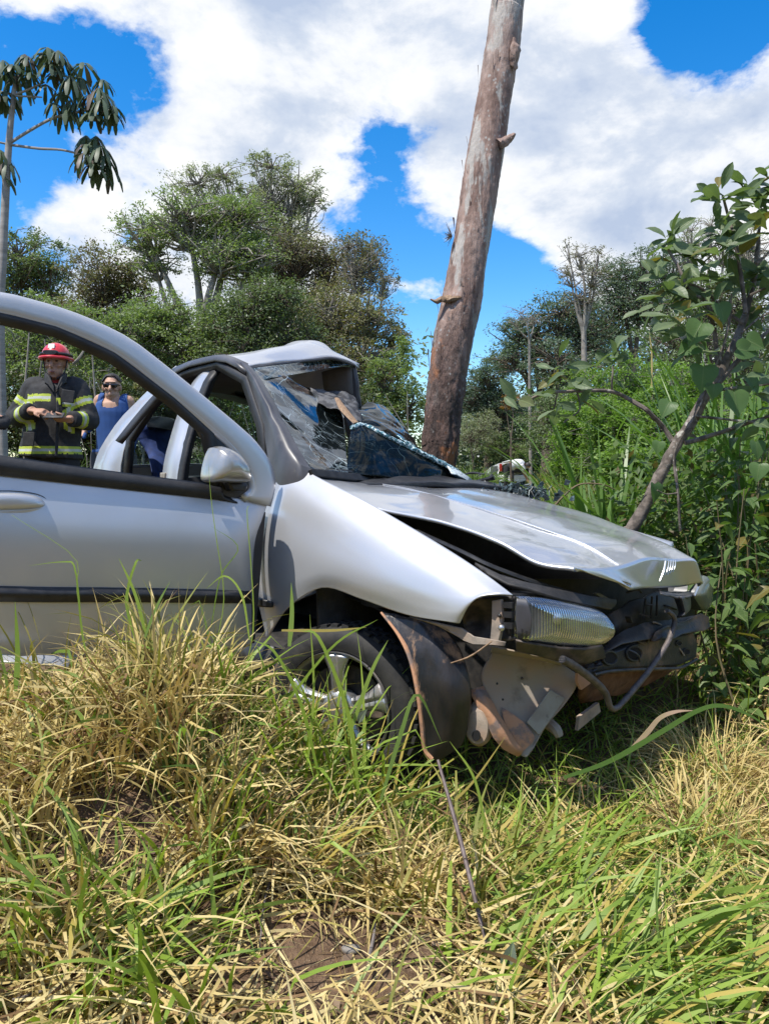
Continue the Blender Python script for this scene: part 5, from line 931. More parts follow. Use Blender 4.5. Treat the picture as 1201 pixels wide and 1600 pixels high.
# --- firefighter
YF = 6.0; ff = person('person', 'firefighter in a red helmet and black coat with yellow reflective bands holding a phone', 82, YF, None)
gl = ff.location.z
q = lambda x, y, d=0.: P(x, y, YF + d)
hd_, hq = head(q(88, 569, -.02), .06, 1.0)
neck = q(86, 592); hip = q(82, 700, .02); hip[2] = gl + .93
shl, shr = q(54, 608, .03), q(119, 608, .03)
ell, elr = q(27, 652, .02), q(141, 656, .02); wl, wr = q(52, 641, -.24), q(107, 655, -.22)
trk = [tube([hip - Z * .06, hip + Z * .12, q(84, 640, .02), q(85, 612, .02), q(86, 600, .02)], [.125, .13, .155, .165, .09], 20, 20, sx=.68, sy=1.1)]
V, Fq = trk[0]
body = [(V, Fq), tube([q(86, 606, .01), neck, q(86, 575, .0)], [.065, .058, .055], 14, 8)] + hd_ + legs(hip, gl)
for a, b, c, sd in ((shl, ell, wl, 1), (shr, elr, wr, -1)):
    body.append(tube([a + (q(86, 608) - a) * .2, a, (a + b) / 2, b, (b + c) / 2, c], [.06, .058, .048, .042, .038, .030], 12, 24))
body += hand(wl, nrm(np.array([.95, -.1, -.12])), np.array([.0, -.45, .9]), np.array([.2, -.6, .5]), 1.0)
body += hand(wr, nrm(np.array([-.95, -.12, .02])), np.array([.1, -.5, -.85]), np.array([0, -.5, .8]), .85)
V, N, Fq = remesh(body, .0065, 3)
mk('body', (V, Fq), M_skin, ff)
mk('trousers', shell(V, N, Fq, lambda c: (c[:, 2] < hip[2] + .03) & (c[:, 2] > gl + .12), .02), mat('dark_trousers', (.02, .021, .024), .9), ff)
mk('boots', shell(V, N, Fq, lambda c: c[:, 2] < gl + .26, .014), M_blk, ff)
mk('red_shirt', shell(V, N, Fq, lambda c: (c[:, 2] > q(86, 612)[2]) & (c[:, 2] < q(86, 594)[2]), .008), mat('red_cloth', (.45, .03, .03), .8), ff)
# coat: one surface, tapes by position on it
zb_, zs_ = q(80, 713)[2], q(80, 604)[2]
coat = [tube([q(80, 715, .02), q(81, 690, .02), q(83, 655, .02), q(84, 628, .02), q(85, 608, .03), q(86, 597, .03)], [.228, .212, .208, .205, .185, .10], 28, 24, sx=.74, sy=1.06)]
for a, b, c in ((shl, ell, wl), (shr, elr, wr)):
    coat.append(tube([a * .55 + q(86, 610) * .45, a, (a + b) / 2, b, (b + c) / 2, c + (b - c) * .12], [.09, .092, .085, .080, .068, .058], 16, 30))
Vc, Nc, Fc = remesh(coat, .010, 3)
for i in range(len(Vc)):
    n_ = mnoise.noise(Vector(Vc[i]) * 9) * .010 + mnoise.noise(Vector((Vc[i][0] * 20, Vc[i][1] * 20, Vc[i][2] * 8))) * .006; Vc[i] += Nc[i] * n_
M_coat = mat('black_turnout_cloth', (.018, .018, .020), .85, col2=(.032, .032, .034), nscale=30, bump=.3)
M_yel = mat('lime_reflective_tape', (.42, .50, .04), .5); M_slv = mat('silver_reflective_tape', (.50, .52, .47), .35)
co = mk('coat', (Vc, Fc), [M_coat, M_yel, M_slv], ff)
def seg(c, a, b): d = b - a; t_ = np.clip(((c - a) @ d) / (d @ d), 0, 1); return t_, np.linalg.norm(c - (a + t_[:, None] * d), axis=1)
cen = np.array([Vc[list(f)].mean(0) for f in Fc]); idx = np.zeros(len(cen), int)
def tape(val, lo, hi, msk):
    u = (val - lo) / (hi - lo); k = msk & (u > 0) & (u < 1); idx[k] = np.where(np.abs(u[k] - .5) < .17, 2, 1)
arm = np.zeros(len(cen), bool)
for a, b, c in ((shl, ell, wl), (shr, elr, wr)):
    t1, d1 = seg(cen, a, b); t2, d2 = seg(cen, b, c); up_ = (d1 < .13) & (d1 <= d2 + .01); lo_ = (d2 < .13) & (d2 < d1)
    out_ = (cen[:, 0] < shl[0] + .00) if a is shl else (cen[:, 0] > shr[0] - .00)
    arm |= (up_ & out_) | (lo_ & (d2 < .088) & (cen[:, 1] < YF - .02))
    tape(t1, .36, .60, up_ & out_); tape(t2, .40, .66, lo_)
tz = cen[:, 2]
tape(tz, q(80, 630)[2], q(80, 618)[2], (~arm) & (cen[:, 0] > q(48, 600)[0]) & (cen[:, 0] < q(90, 600)[0])); tape(tz, q(80, 637)[2], q(80, 626)[2], (~arm) & (cen[:, 0] > q(106, 600)[0]) & (cen[:, 0] < q(117, 600)[0]))
tape(tz, q(80, 709)[2], q(80, 698)[2], (~arm))
co.data.polygons.foreach_set('material_index', idx.astype(np.int32))
mk('tape_tab', box(q(92, 627, -.168), .03, .012, .05), M_yel, co)
mk('coat_flap', tube([q(90, 605, -.145), q(91, 640, -.172), q(90, 680, -.172), q(88, 712, -.178)], [.012, .013, .013, .010], 6, 14), M_coat, co)
mk('collar', jitter(loft([[q(70, 603, -.02), q(74, 598, -.12), q(86, 614, -.17)], [q(72, 586, .02), q(75, 584, -.09), q(84, 604, -.16)]], 4, 10), .004, 20), M_coat, co, solid=.016)
mk('collar', jitter(loft([[q(105, 603, -.02), q(100, 598, -.12), q(88, 614, -.17)], [q(103, 586, .02), q(99, 584, -.09), q(90, 604, -.16)]], 4, 10), .004, 20), M_coat, co, solid=.016)
mk('collar', jitter(loft([[q(70, 603, .02), q(87, 600, .12), q(105, 603, .02)], [q(71, 583, .03), q(87, 580, .10), q(104, 583, .03)]], 5, 14), .004, 20), M_coat, co, solid=.016)
mk('pocket', jitter(slab([q(38, 675, -.165), q(56, 675, -.185), q(54, 697, -.185), q(36, 697, -.165)], np.array([0, -1., 0]), .014), .003, 30), M_coat, co, bevel=.005)
mk('pocket', jitter(slab([q(98, 608, -.16), q(118, 611, -.14), q(116, 630, -.15), q(97, 628, -.17)], np.array([0, -1., 0]), .012), .003, 30), M_coat, co, bevel=.005)
hz = hq(0, -.01, .052); fd = nrm(hq(0, 1, 0) - hq(0, 0, 0)); sd_ = nrm(hq(1, 0, 0) - hq(0, 0, 0)); hx = (sd_, fd, Z)
M_helm = mat('red_helmet_shell', (.62, .035, .045), .3, coat=.5)
hv_ = ellipsoid(hz, .104, .124, .112, 28, 18, hx); hv_[0][:, 2] = np.maximum(hv_[0][:, 2], hz[2] - .006)
he = mk('helmet', hv_, M_helm, ff)
mk('brim', tube([hz + Z * -.012 + sd_ * .116 * math.cos(a) + fd * .142 * math.sin(a) for a in np.linspace(0, 2 * math.pi, 41)], .012, 8, cap=False), M_helm, he)
mk('goggle_strap', tube([hz + Z * .016 + sd_ * .105 * math.cos(a) + fd * .122 * math.sin(a) for a in np.linspace(0, 2 * math.pi, 41)], .012, 8, cap=False, sx=1.4), M_blk, he)
mk('goggles', pillow([hz + fd * .118 + sd_ * a + Z * b for a, b in ((-.05, .008), (0, -.002), (.05, .008), (.05, .034), (0, .038), (-.05, .034))], fd, [(1, -.01), (1, .014), (.85, .022)], 30), M_blk, he)
mk('helmet_badge', slab([hz + fd * (.098 if b < .08 else .083) + sd_ * a + Z * b for a, b in ((-.024, .052), (.024, .052), (.022, .086), (-.022, .086))], nrm(fd + Z * .5), .012), mat('grey_badge', (.5, .5, .5), .4), he)
for s__ in (-1, 1): mk('chin_strap', tube([hz + sd_ * s__ * .092 + fd * .02 - Z * .01, hq(s__ * .07, .03, -.07), hq(s__ * .02, .05, -.118)], .005, 5, 8), M_blk, he)
for s__ in (-1, 1): mk('eye', ellipsoid(hq(s__ * .032, .077, .014), .011, .008, .0065, 10, 8, hx), mat('dark_eye', (.05, .03, .02), .3) if 'dark_eye' not in MATS else MATS['dark_eye'], ff)
mk('mouth', ellipsoid(hq(0, .092, -.068), .022, .006, .008, 12, 8, hx), M_lip, ff)
phc = q(85, 649, -.26); tag(mk('phone', box(phc, .15, .010, .068, (np.array([1., 0, 0]), nrm(np.array([0, -.6, .8])), nrm(np.array([0, .8, .6])))), M_blk, loc=phc, bevel=.006), 'black phone held in the firefighter\'s two hands', 'phone')
# --- man in a blue vest
YM = 6.9; mn = person('person', 'dark haired man in a blue tank top and sunglasses', 176, YM, None); gl = mn.location.z
q2 = lambda x, y, d=0.: P(x, y, YM + d)
hd2, hq2 = head(q2(175, 606, -.02), .18, .96)
hip = q2(178, 712); hip[2] = max(gl + .90, hip[2] - .05); 
a1, b1, c1 = q2(157, 626, .03), q2(151, 655, .05), q2(130, 676, -.12); a2, b2, c2 = q2(200, 628, .03), q2(212, 660, .08), q2(206, 700, .0)
body = [tube([hip - Z * .05, hip + Z * .1, q2(178, 672), q2(178, 645), q2(178, 630), q2(177, 622)], [.145, .135, .14, .155, .14, .08], 20, 24, sx=.66, sy=1.05), tube([q2(177, 630, .01), q2(176, 620), q2(175, 608)], [.072, .064, .056], 12, 8)] + hd2 + legs(hip, gl)
for a, b, c in ((a1, b1, c1), (a2, b2, c2)): body.append(tube([a + (q2(178, 628) - a) * .3, a, (a + b) / 2, b, (b + c) / 2, c], [.06, .058, .048, .040, .037, .027], 12, 24))
body += hand(c1, nrm(c1 - b1), np.array([-.5, -.6, .6]), np.array([.3, -.8, .2]), .6); body += hand(c2, nrm(c2 - b2), np.array([.9, -.2, 0]), np.array([-.2, -.9, 0]), .5)
V, N, Fq = remesh(body, .0065, 3)
mk('body', (V, Fq), M_skin2, mn)
zn = q2(176, 636)[2]
def tank(c):
    dx = c[:, 0] - q2(178, 640)[0]; front = c[:, 1] < YM; hw = .14
    topz = np.where(np.abs(dx) < .07, zn - .0 - .015 * (1 - (dx / .07) ** 2) + np.where(front, 0, .05), zn + .22)
    hole = np.abs(dx) > np.where(c[:, 2] > zn - .12, hw + .02 * (zn - c[:, 2]) / .1, .2)
    return (c[:, 2] > hip[2] - .02) & (c[:, 2] < topz) & ~hole & (c[:, 2] < q2(176, 614)[2]) & (np.abs(dx) > np.where(c[:, 2] > zn + .03, .058, 0))
mk('tank_top', shell(V, N, Fq, tank, .009), mat('blue_vest_cloth', (.025, .08, .26), .85, col2=(.02, .065, .21), nscale=12, bump=.2), mn)
mk('shorts', shell(V, N, Fq, lambda c: (c[:, 2] < hip[2] + .04) & (c[:, 2] > gl + .42) & (np.abs(c[:, 0] - hip[0]) < .24), .018), mat('grey_shorts', (.06, .06, .07), .9), mn)
mk('hair', shell(V, N, Fq, lambda c: ((c - hq2(0, -.03, .04)) @ np.array([0, 0, 1.]) > np.where((c - hq2(0, .045, 0)) @ nrm(hq2(0, 1, 0) - hq2(0, 0, 0)) > 0, .052, .015)) & (np.linalg.norm(c - hq2(0, 0, .03), axis=1) < .15), .015), M_hair, mn)
fd = nrm(hq2(0, 1, 0) - hq2(0, 0, 0)); sd_ = nrm(hq2(1, 0, 0) - hq2(0, 0, 0))
sg = mk('sunglasses', join(*[pillow([hq2(s * .034 + a, .094, .014 + b) for a, b in ((-.028, .014), (.028, .014), (.024, -.018), (-.022, -.018))], fd, [(1, -.006), (1, .003), (.8, .006)], 24) for s in (-1, 1)], tube([hq2(-.01, .096, .022), hq2(.01, .096, .022)], .004, 6), tube([hq2(-.062, .09, .022), hq2(-.078, .0, .02)], .004, 6), tube([hq2(.062, .09, .022), hq2(.078, .0, .02)], .004, 6)), mat('dark_lenses', (.01, .008, .008), .12, coat=.5), mn)
mk('mouth', ellipsoid(hq2(0, .082, -.066), .020, .006, .005, 12, 8, (sd_, fd, Z)), M_lip, mn)
# --- third person, mostly outside the frame on the left
YT = 5.4; pt_ = person('person', 'person in dark clothes cut off by the picture edge beside the firefighter', -40, YT, None); gl = pt_.location.z
q3 = lambda x, y, d=0.: P(x, y, YT + d)
hd3, hq3 = head(q3(-54, 545, -.02), .6, .95); hip = q3(-48, 700); hip[2] = gl + .92
a1, b1, c1 = q3(-24, 596, .03), q3(-18, 628, .06), q3(-12, 648, -.05)
body = [tube([hip - Z * .05, hip + Z * .1, q3(-48, 650), q3(-48, 615), q3(-48, 596), q3(-48, 586)], [.145, .14, .15, .165, .15, .08], 18, 20, sx=.7, sy=1.08), tube([q3(-48, 596, .01), q3(-48, 580), q3(-48, 565)], [.06, .056, .05], 12, 8)] + hd3 + legs(hip, gl)
body.append(tube([a1 + (q3(-48, 600) - a1) * .3, a1, b1, c1], [.06, .058, .045, .03], 12, 20)); body += hand(c1, nrm(np.array([.75, -.3, -.3])), np.array([0, -.3, 1.]), np.array([-.2, -.9, .2]), .7)
a2, b2, c2 = q3(-84, 600, .03), q3(-94, 650, .05), q3(-88, 695, -.1); body.append(tube([a2 + (q3(-48, 600) - a2) * .3, a2, b2, c2], [.06, .058, .045, .03], 12, 20)); body += hand(c2, np.array([0, -.2, -1.]), np.array([-1., 0, 0]), np.array([0, -1., 0]), .6)
V, N, Fq = remesh(body, .008, 3); mk('body', (V, Fq), M_skin, pt_)
mk('jacket', shell(V, N, Fq, lambda c: (c[:, 2] > hip[2] - .05) & (c[:, 2] < q3(-48, 588)[2]) & (np.linalg.norm(c - c1, axis=1) > .09) & (np.linalg.norm(c - c2, axis=1) > .13), .016), M_coat, pt_)
mk('trousers', shell(V, N, Fq, lambda c: (c[:, 2] < hip[2] + .0) & (np.linalg.norm(c - c2, axis=1) > .14), .016), mat('dark_trousers_plain', (.03, .03, .035), .9), pt_)
mk('hair', shell(V, N, Fq, lambda c: (c[:, 2] > hq3(0, 0, .04)[2]), .012), M_hair, pt_)
# --- someone bending at the tailgate, far down the road
YB = 29.; g = P(800, 740, YB); bd = empty('person', (g[0], YB, G(g[0], YB)), 'person in a pale shirt bending down by the distant open tailgate', 'person', None); gl = bd.location.z
hp_ = np.array([g[0] - .12, YB, gl + .82]); chs = hp_ + np.array([.42, -.12, .12]); hdc = chs + np.array([.24, -.1, -.05])
body = legs(hp_, gl) + [tube([hp_, (hp_ + chs) / 2 + Z * .07, chs, chs + np.array([.1, -.04, -.02])], [.15, .16, .17, .08], 14, 14), ellipsoid(hdc, .10, .09, .11)]
for s__ in (-.16, .16): body.append(tube([chs + np.array([0, s__, -.02]), chs + np.array([.12, s__, -.3]), chs + np.array([.22, s__ * .7, -.52])], [.055, .045, .035], 10, 12)); body += hand(chs + np.array([.22, s__ * .7, -.52]), np.array([.2, 0, -1.]), np.array([1., 0, 0]), np.array([0, -s__, 0]), .6)
V, N, Fq = remesh(body, .016, 2); mk('body', (V, Fq), M_skin, bd)
mk('shirt', shell(V, N, Fq, lambda c: (c[:, 0] > hp_[0] + .02) & (c[:, 0] < chs[0] + .12) & (c[:, 2] > gl + .72), .02), mat('pale_shirt', (.62, .62, .64), .9), bd)
mk('trousers', shell(V, N, Fq, lambda c: (c[:, 0] < hp_[0] + .16) & (c[:, 2] < hp_[2] + .16) & (c[:, 2] > gl + .08), .018), MATS['dark_trousers'], bd)
mk('hair', shell(V, N, Fq, lambda c: (np.linalg.norm(c - hdc, axis=1) < .15) & (c[:, 2] > hdc[2] - .02) & (c[:, 0] > hdc[0] - .09), .02), M_hair, bd)

# ------------------------------------------------------------ leaves as pieces
def leafmesh(name, prof, fold=.18, curl=.18, m=None, nx=2):
    V, Fq = [], []
    for t_, w_ in prof:
        for j in range(-nx, nx + 1):
            u_ = j / nx; V.append((u_ * w_, t_, abs(u_) * w_ * fold * 2 - curl * t_ * t_ + .02 * math.sin(9 * t_) * abs(u_)))
    k = 2 * nx + 1
    for i in range(len(prof) - 1):
        for j in range(k - 1): Fq.append((i * k + j, i * k + j + 1, (i + 1) * k + j + 1, (i + 1) * k + j))
    me = bpy.data.meshes.new(name); fill(me, np.array(V), Fq, True); me.materials.append(m); return me
def veined(name, cols, trans=.3, rough=.4, brown=None):
    m = leafmat(name, cols, trans, rough, .35, brown=brown, bfrac=.05); t = NT(m.node_tree)
    pr = [n for n in t.n if n.type == 'BSDF_PRINCIPLED'][0]; src = pr.inputs['Base Color'].links[0].from_socket
    tcq = t.new('ShaderNodeTexCoord'); sp = t.new('ShaderNodeSeparateXYZ'); t.link(tcq.outputs['Object'], sp.inputs[0])
    ax_ = t.math('ABSOLUTE', sp.outputs['X']); mid = t.ramp(ax_, [(.010, 1.), (.022, 0.)])
    sv = t.math('SINE', t.math('MULTIPLY', t.math('SUBTRACT', sp.outputs['Y'], t.math('MULTIPLY', ax_, .8)), 46.)); vn = t.math('MAXIMUM', mid, t.math('MULTIPLY', t.ramp(sv, [(.88, 0.), (.98, 1.)]), .35))
    t.link(t.mix(t.math('MULTIPLY', vn, .55), src, (.22, .27, .12)), pr.inputs['Base Color']); t.link(t.bump(vn, .25, .01), pr.inputs['Normal']); return m
L_sap = veined('sapling_leaf', [(.075, .115, .058), (.115, .165, .085), (.165, .215, .12)], .32, brown=(.20, .16, .05))
L_heart = veined('heart_leaf', [(.085, .155, .055), (.12, .20, .075)], .42)
L_weed = veined('weed_leaf', [(.055, .10, .032), (.085, .145, .045), (.14, .21, .065)], .34, brown=(.17, .14, .04))
LM_ob = [leafmesh('leaf_oval', [(0, .02), (.12, .05), (.32, .15), (.55, .215), (.75, .2), (.9, .12), (1, .01)], .2, c_, L_sap) for c_ in (.05, .22, .4)]
LM_he = [leafmesh('leaf_heart', [(-.12, .26), (-.04, .40), (.12, .52), (.35, .5), (.6, .36), (.82, .16), (1, .01)], .10, c_, L_heart, 3) for c_ in (.10, .28)]
for me in LM_he:                           # notch of the heart: pull the centre of the first rows forward
    for v_ in me.vertices:
        if v_.co.y < .05: v_.co.y += (.5 - min(.5, abs(v_.co.x))) ** 2 * .5
LM_we = [leafmesh('leaf_pointed', [(0, .015), (.1, .11), (.28, .24), (.5, .22), (.75, .11), (1, .008)], .16, c_, L_weed) for c_ in (.12, .35, .6)]
def add_leaf(parent, me, pos, d, up, s):
    d = nrm(d); n = nrm(up - d * np.dot(up, d)); x = np.cross(d, n)
    o = bpy.data.objects.new('leaf', me); COL.objects.link(o); o.parent = parent
    p_ = np.asarray(pos) - rootloc(parent); m_ = Matrix(((x[0] * s, d[0] * s, n[0] * s, p_[0]), (x[1] * s, d[1] * s, n[1] * s, p_[1]), (x[2] * s, d[2] * s, n[2] * s, p_[2]), (0, 0, 0, 1)))
    o.matrix_local = m_; return o
r_ = np.random.default_rng(21)
YS = 3.55
M_sbk = mat('mottled_sapling_bark', (.20, .165, .14), .9, col2=(.085, .07, .058), nscale=22, lo=.42, hi=.58, dirt=(.40, .38, .34), dscale=15, dlo=.58, dhi=.64, bump=.6, bscale=60)
q4 = lambda x, y, d=0.: P(x, y, YS + d)
s0 = q4(950, 900); s0 = np.array([s0[0] - .05, YS, G(s0[0], YS)])
sap = empty('big_leaved_sapling', s0, 'slanting mottled sapling with large oval leaves rising beyond the hood', 'tree')
mk('trunk', jitter(tube([s0 - Z * .1, q4(966, 862), q4(985, 828), q4(1002, 800), q4(1036, 732), q4(1056, 695), q4(1080, 658), q4(1104, 614), q4(1124, 584), q4(1141, 547), q4(1158, 510, .05), q4(1171, 462, .1), q4(1181, 412, .12), q4(1185, 354, .15)], [.035, .031, .029, .027, .026, .025, .023, .021, .018, .015, .012, .008], 12, 90), .006, 22), M_sbk, sap)
for pts, rr_ in (([(1050, 689), (1033, 665), (1009, 641), (982, 624), (952, 611), (901, 611), (851, 614), (820, 628)], .012), ([(1122, 588), (1118, 545), (1112, 503), (1098, 468), (1080, 459), (1060, 420), (1040, 385)], .011), ([(1160, 505), (1135, 488), (1100, 455), (1070, 440)], .009), ([(1080, 459), (1062, 470), (1050, 482)], .006), ([(1164, 490), (1158, 440), (1148, 380), (1137, 338), (1128, 305)], .010), ([(1100, 625), (1120, 600), (1155, 560), (1201, 516), (1250, 480)], .014), ([(1070, 692), (1110, 680), (1160, 664), (1230, 640)], .012),
        ([(1120, 590), (1130, 540), (1140, 500), (1142, 460)], .006), ([(901, 611), (905, 640), (880, 660)], .005), ([(955, 612), (956, 590), (957, 570)], .006), ([(1181, 412), (1201, 395), (1220, 380)], .007), ([(1171, 462), (1195, 450), (1220, 448)], .007), ([(1050, 695), (1058, 760), (1062, 800)], .006), ([(1085, 650), (1130, 655), (1190, 662), (1220, 670)], .007), ([(1110, 610), (1150, 606), (1201, 600), (1240, 598)], .008), ([(870, 615), (866, 635), (862, 640)], .004), ([(1158, 520), (1180, 500), (1201, 490)], .006)):
    mk('branch', jitter(tube([q4(x, y, .02 * r_.normal()) for x, y in pts], [rr_, rr_ * .8, rr_ * .55], 7, 6 * len(pts)), .003, 18), M_sbk, sap)
def rosette(x, y, n, sz, d=0., spread=1.1):
    c = q4(x, y, d + r_.normal() * .06)
    for i in range(int(n * 1.5)):
        an = 2.4 * i + r_.normal() * .3; el = r_.uniform(-.5, .9); dr_ = np.array([math.cos(an) * math.cos(el), math.sin(an) * math.cos(el) - .15, math.sin(el)])
        add_leaf(sap, LM_ob[r_.integers(3)], c + dr_ * .012 + r_.normal(size=3) * .03, dr_, Z * .8 + np.array([-.35, -.55, 0]) + r_.normal(size=3) * .45, sz * 1.08 * r_.uniform(.7, 1.2))
for x, y, n, sz in ((1125, 312, 9, .115), (1128, 340, 7, .11), (1175, 300, 9, .12), (1192, 325, 8, .13), (1190, 358, 7, .12), (1160, 330, 6, .11), (1045, 382, 9, .11), (1058, 400, 7, .12), (1036, 440, 8, .12), (1030, 478, 8, .125), (1052, 455, 7, .12), (1050, 495, 6, .12), (1085, 412, 5, .10), (1128, 392, 8, .12), (1112, 370, 6, .11), (1146, 372, 5, .12), (1150, 445, 7, .12), (1120, 435, 6, .11), (1105, 470, 5, .11), (1176, 432, 6, .12), (1075, 545, 6, .11), (1060, 520, 4, .11),
        (878, 586, 9, .105), (820, 628, 5, .115), (956, 572, 7, .105), (868, 632, 6, .09), (900, 628, 4, .09), (1190, 560, 6, .13), (1184, 605, 6, .12), (1172, 650, 5, .12), (1195, 480, 6, .13), (1190, 520, 5, .12), (1201, 430, 6, .12)):
    rosette(x, y, n, sz)
vn_ = empty('heart_leaved_vine', q4(1030, 830), 'climbing vine of broad heart-shaped leaves twined round the slanting sapling', 'vine')
mk('stem', join(tube([q4(1062, 830, -.06), q4(1058, 770, -.08), q4(1052, 720, -.05), q4(1060, 690, -.06), q4(1090, 640, -.07), q4(1118, 570, -.06), q4(1134, 520, -.05), q4(1140, 468, -.04)], [.006, .005, .004, .003], 6, 40), tube([q4(1058, 770, -.08), q4(1040, 772, -.1), q4(1026, 766, -.12)], .003, 5, 8)), M_sbk, vn_)
for x, y, sz, dx, dz in ((1022, 756, .105, .1, -1.), (1098, 572, .15, -.15, -1.), (1146, 612, .145, .1, -1.), (1046, 628, .10, -.5, -.7), (1096, 505, .14, -.5, -.75), (1122, 474, .12, .2, -.9), (1164, 530, .11, .7, -.5), (1115, 600, .09, -.2, -1.), (1030, 690, .07, -.3, -.9), (1086, 540, .12, -.9, -.35), (1168, 590, .11, .4, -.9), (1180, 690, .10, .1, -1.), (1186, 725, .1, -.3, -1.), (1150, 545, .12, .9, -.2)):
    add_leaf(vn_, LM_he[r_.integers(2)], q4(x, y, -.12 + r_.normal() * .03), np.array([dx, -.35 + r_.normal() * .15, dz]), np.array([-.25 + r_.normal() * .45, -.9, .55 + r_.normal() * .4]), sz * .82)
# broad-leaved weeds on the bank
M_stm = mat('weed_stem', (.10, .09, .04), .7, col2=(.16, .11, .06), nscale=20)
wlab = ['leafy weed touching the far headlamp', 'weed just below the far headlamp beside the torn flange', 'weed standing right of the far headlamp on the bank', 'weed at the picture edge level with the bumper beam', 'short weed behind the front corner of the hood', 'weed right behind the far headlamp with upright stem',
    'weed midway up the bank between the hood corner and the picture edge', 'weed at the picture edge level with the hood badge', 'short weed at the foot of the slanting sapling', 'weed leaning over the lit grass below the bumper flange', 'weed on the bank above the collapsed hay tuft', 'weed at the picture edge above the hay tuft',
    'weed tucked behind the hood just right of the sapling foot', 'weed under the lone round vine leaf to the right of the sapling', 'weed at the picture edge below the thin bare side branch', 'shortest weed between the sapling foot and the hood', 'tall weed reaching in from beyond the picture edge', 'weed behind the one that touches the far headlamp', 'tall weed in the thick of the bank above the bumper beam height']
wspots = [(1115, 960, 3.35, 200), (1135, 1010, 3.2, 190), (1160, 960, 3.3, 220), (1185, 1010, 3.1, 230), (1090, 860, 3.75, 120), (1130, 880, 3.6, 170), (1170, 870, 3.5, 200), (1200, 900, 3.3, 230), (1060, 850, 3.9, 110), (1110, 1040, 3.25, 150), (1170, 1060, 3.0, 190), (1205, 1060, 2.95, 220), (1080, 830, 4.0, 140), (1150, 820, 3.8, 160), (1200, 820, 3.7, 180), (1020, 840, 4.0, 100), (1230, 950, 3.2, 240), (1140, 930, 3.5, 190), (1190, 950, 3.4, 210)]
for i, (x, y, Y, h_) in enumerate(wspots):
    b_ = P(x, y, Y); b_ = np.array([b_[0], Y, G(b_[0], Y)]); topz = P(x, y - h_, Y)[2]; hh = max(.3, topz - b_[2])
    o = empty('broad_leaved_weed', b_, wlab[i], 'plant', 'broad-leaved weeds on the right bank')
    lean = r_.normal(size=2) * .12; tp_ = b_ + np.array([lean[0], lean[1], hh]); pth = cr([b_ - Z * .02, (b_ + tp_) / 2 + np.array([*(r_.normal(size=2) * .05), 0]), tp_], 30)
    mk('stem', tube(pth[::3], [.006, .004, .002], 5), M_stm, o)
    nl = int(15 + hh * 12)
    for k in range(nl):
        t_ = .12 + .88 * k / nl; p_ = pth[min(29, int(t_ * 29))]; an = 2.4 * k + r_.normal() * .4; e_ = r_.uniform(-.6, .35); d_ = np.array([math.cos(an) * math.cos(e_), math.sin(an) * math.cos(e_), math.sin(e_)])
        st = r_.uniform(.015, .09); add_leaf(o, LM_we[r_.integers(3)], p_ + d_ * st, d_, Z + r_.normal(size=3) * .3, r_.uniform(.065, .125) * (1.15 - .4 * t_))
fwd = []
r_ = np.random.default_rng(31)
cs = np.array([P(r_.uniform(1000, 1340), r_.uniform(720, 1030), r_.uniform(3.75, 5.2)) for _ in range(230)]); cs = cs[cs[:, 2] > gz(cs[:, 0], cs[:, 1]) - .05]
fp_ = (cs[:, None] + r_.normal(size=(len(cs), 46, 3)) * np.array([.12, .12, .10])).reshape(-1, 3); fp_ = fp_[(fp_[:, 2] > gz(fp_[:, 0], fp_[:, 1]))]
o = mk('bank_undergrowth', leaves(fp_, .062, r_, .5, .4, .4), leafmat('undergrowth_foliage', [(.055, .095, .032), (.085, .135, .042), (.13, .19, .06)], .34, brown=(.13, .10, .05), bfrac=.12), None, smooth=False); o['label'] = 'dense shaded undergrowth filling the right bank'; o['category'] = 'undergrowth'; o['kind'] = 'stuff'

# ------------------------------------------------------------ grass
def blades(root, az, tilt, bend, L, wd, k=5, twist=None, r_=rng, base=.75, clear=.006):
    n = len(root); t_ = (np.arange(k) + .5) / k; kt = r_.uniform(.25, .9, (n, 1)); th = tilt[:, None] + bend[:, None] * t_[None] ** 1.3 + np.where(r_.random((n, 1)) < .45, r_.uniform(.2, 1.4, (n, 1)), 0) * (t_[None] > kt); azk = az[:, None] + (r_.normal(size=(n, 1)) * .5) * t_[None]
    st = (L / k)[:, None, None] * np.stack([np.sin(th) * np.cos(azk), np.sin(th) * np.sin(azk), np.cos(th)], -1)
    p_ = np.concatenate([root[:, None], root[:, None] + np.cumsum(st, 1)], 1)
    fl = gz(p_[..., 0], p_[..., 1]) + clear; p_[..., 2] = np.where(np.arange(k + 1)[None] > 0, np.maximum(p_[..., 2], fl), p_[..., 2])
    tt = np.linspace(0, 1, k + 1); wp = np.interp(tt, [0, .3, .7, 1], [base, 1, .65, .03])
    tw = (r_.normal(size=(n, 1)) * (.5 if twist is None else twist)) + (r_.normal(size=(n, 1)) * .6) * tt[None]
    azf = az[:, None] + np.zeros(k + 1); sd = np.stack([-np.sin(azf) * np.cos(tw), np.cos(azf) * np.cos(tw), np.sin(tw)], -1)
    hw_ = (wd[:, None] * wp[None] / 2)[..., None]
    v = np.stack([p_ - sd * hw_, p_ + sd * hw_], 2).reshape(-1, 3)
    b_ = (np.arange(n) * 2 * (k + 1))[:, None] + 2 * np.arange(k)[None]; b_ = b_.ravel()
    return v, np.stack([b_, b_ + 1, b_ + 3, b_ + 2], 1)
def under_car(X, Y, pad=.0):
    p_ = np.stack([X - B0[0], Y - B0[1]], -1); s_ = p_ @ fv[:2]; v_ = p_ @ rv[:2]; return (v_ > .02 - pad) & (v_ < 1.5) & (s_ > -2.9) & (s_ < 1.12 + pad)
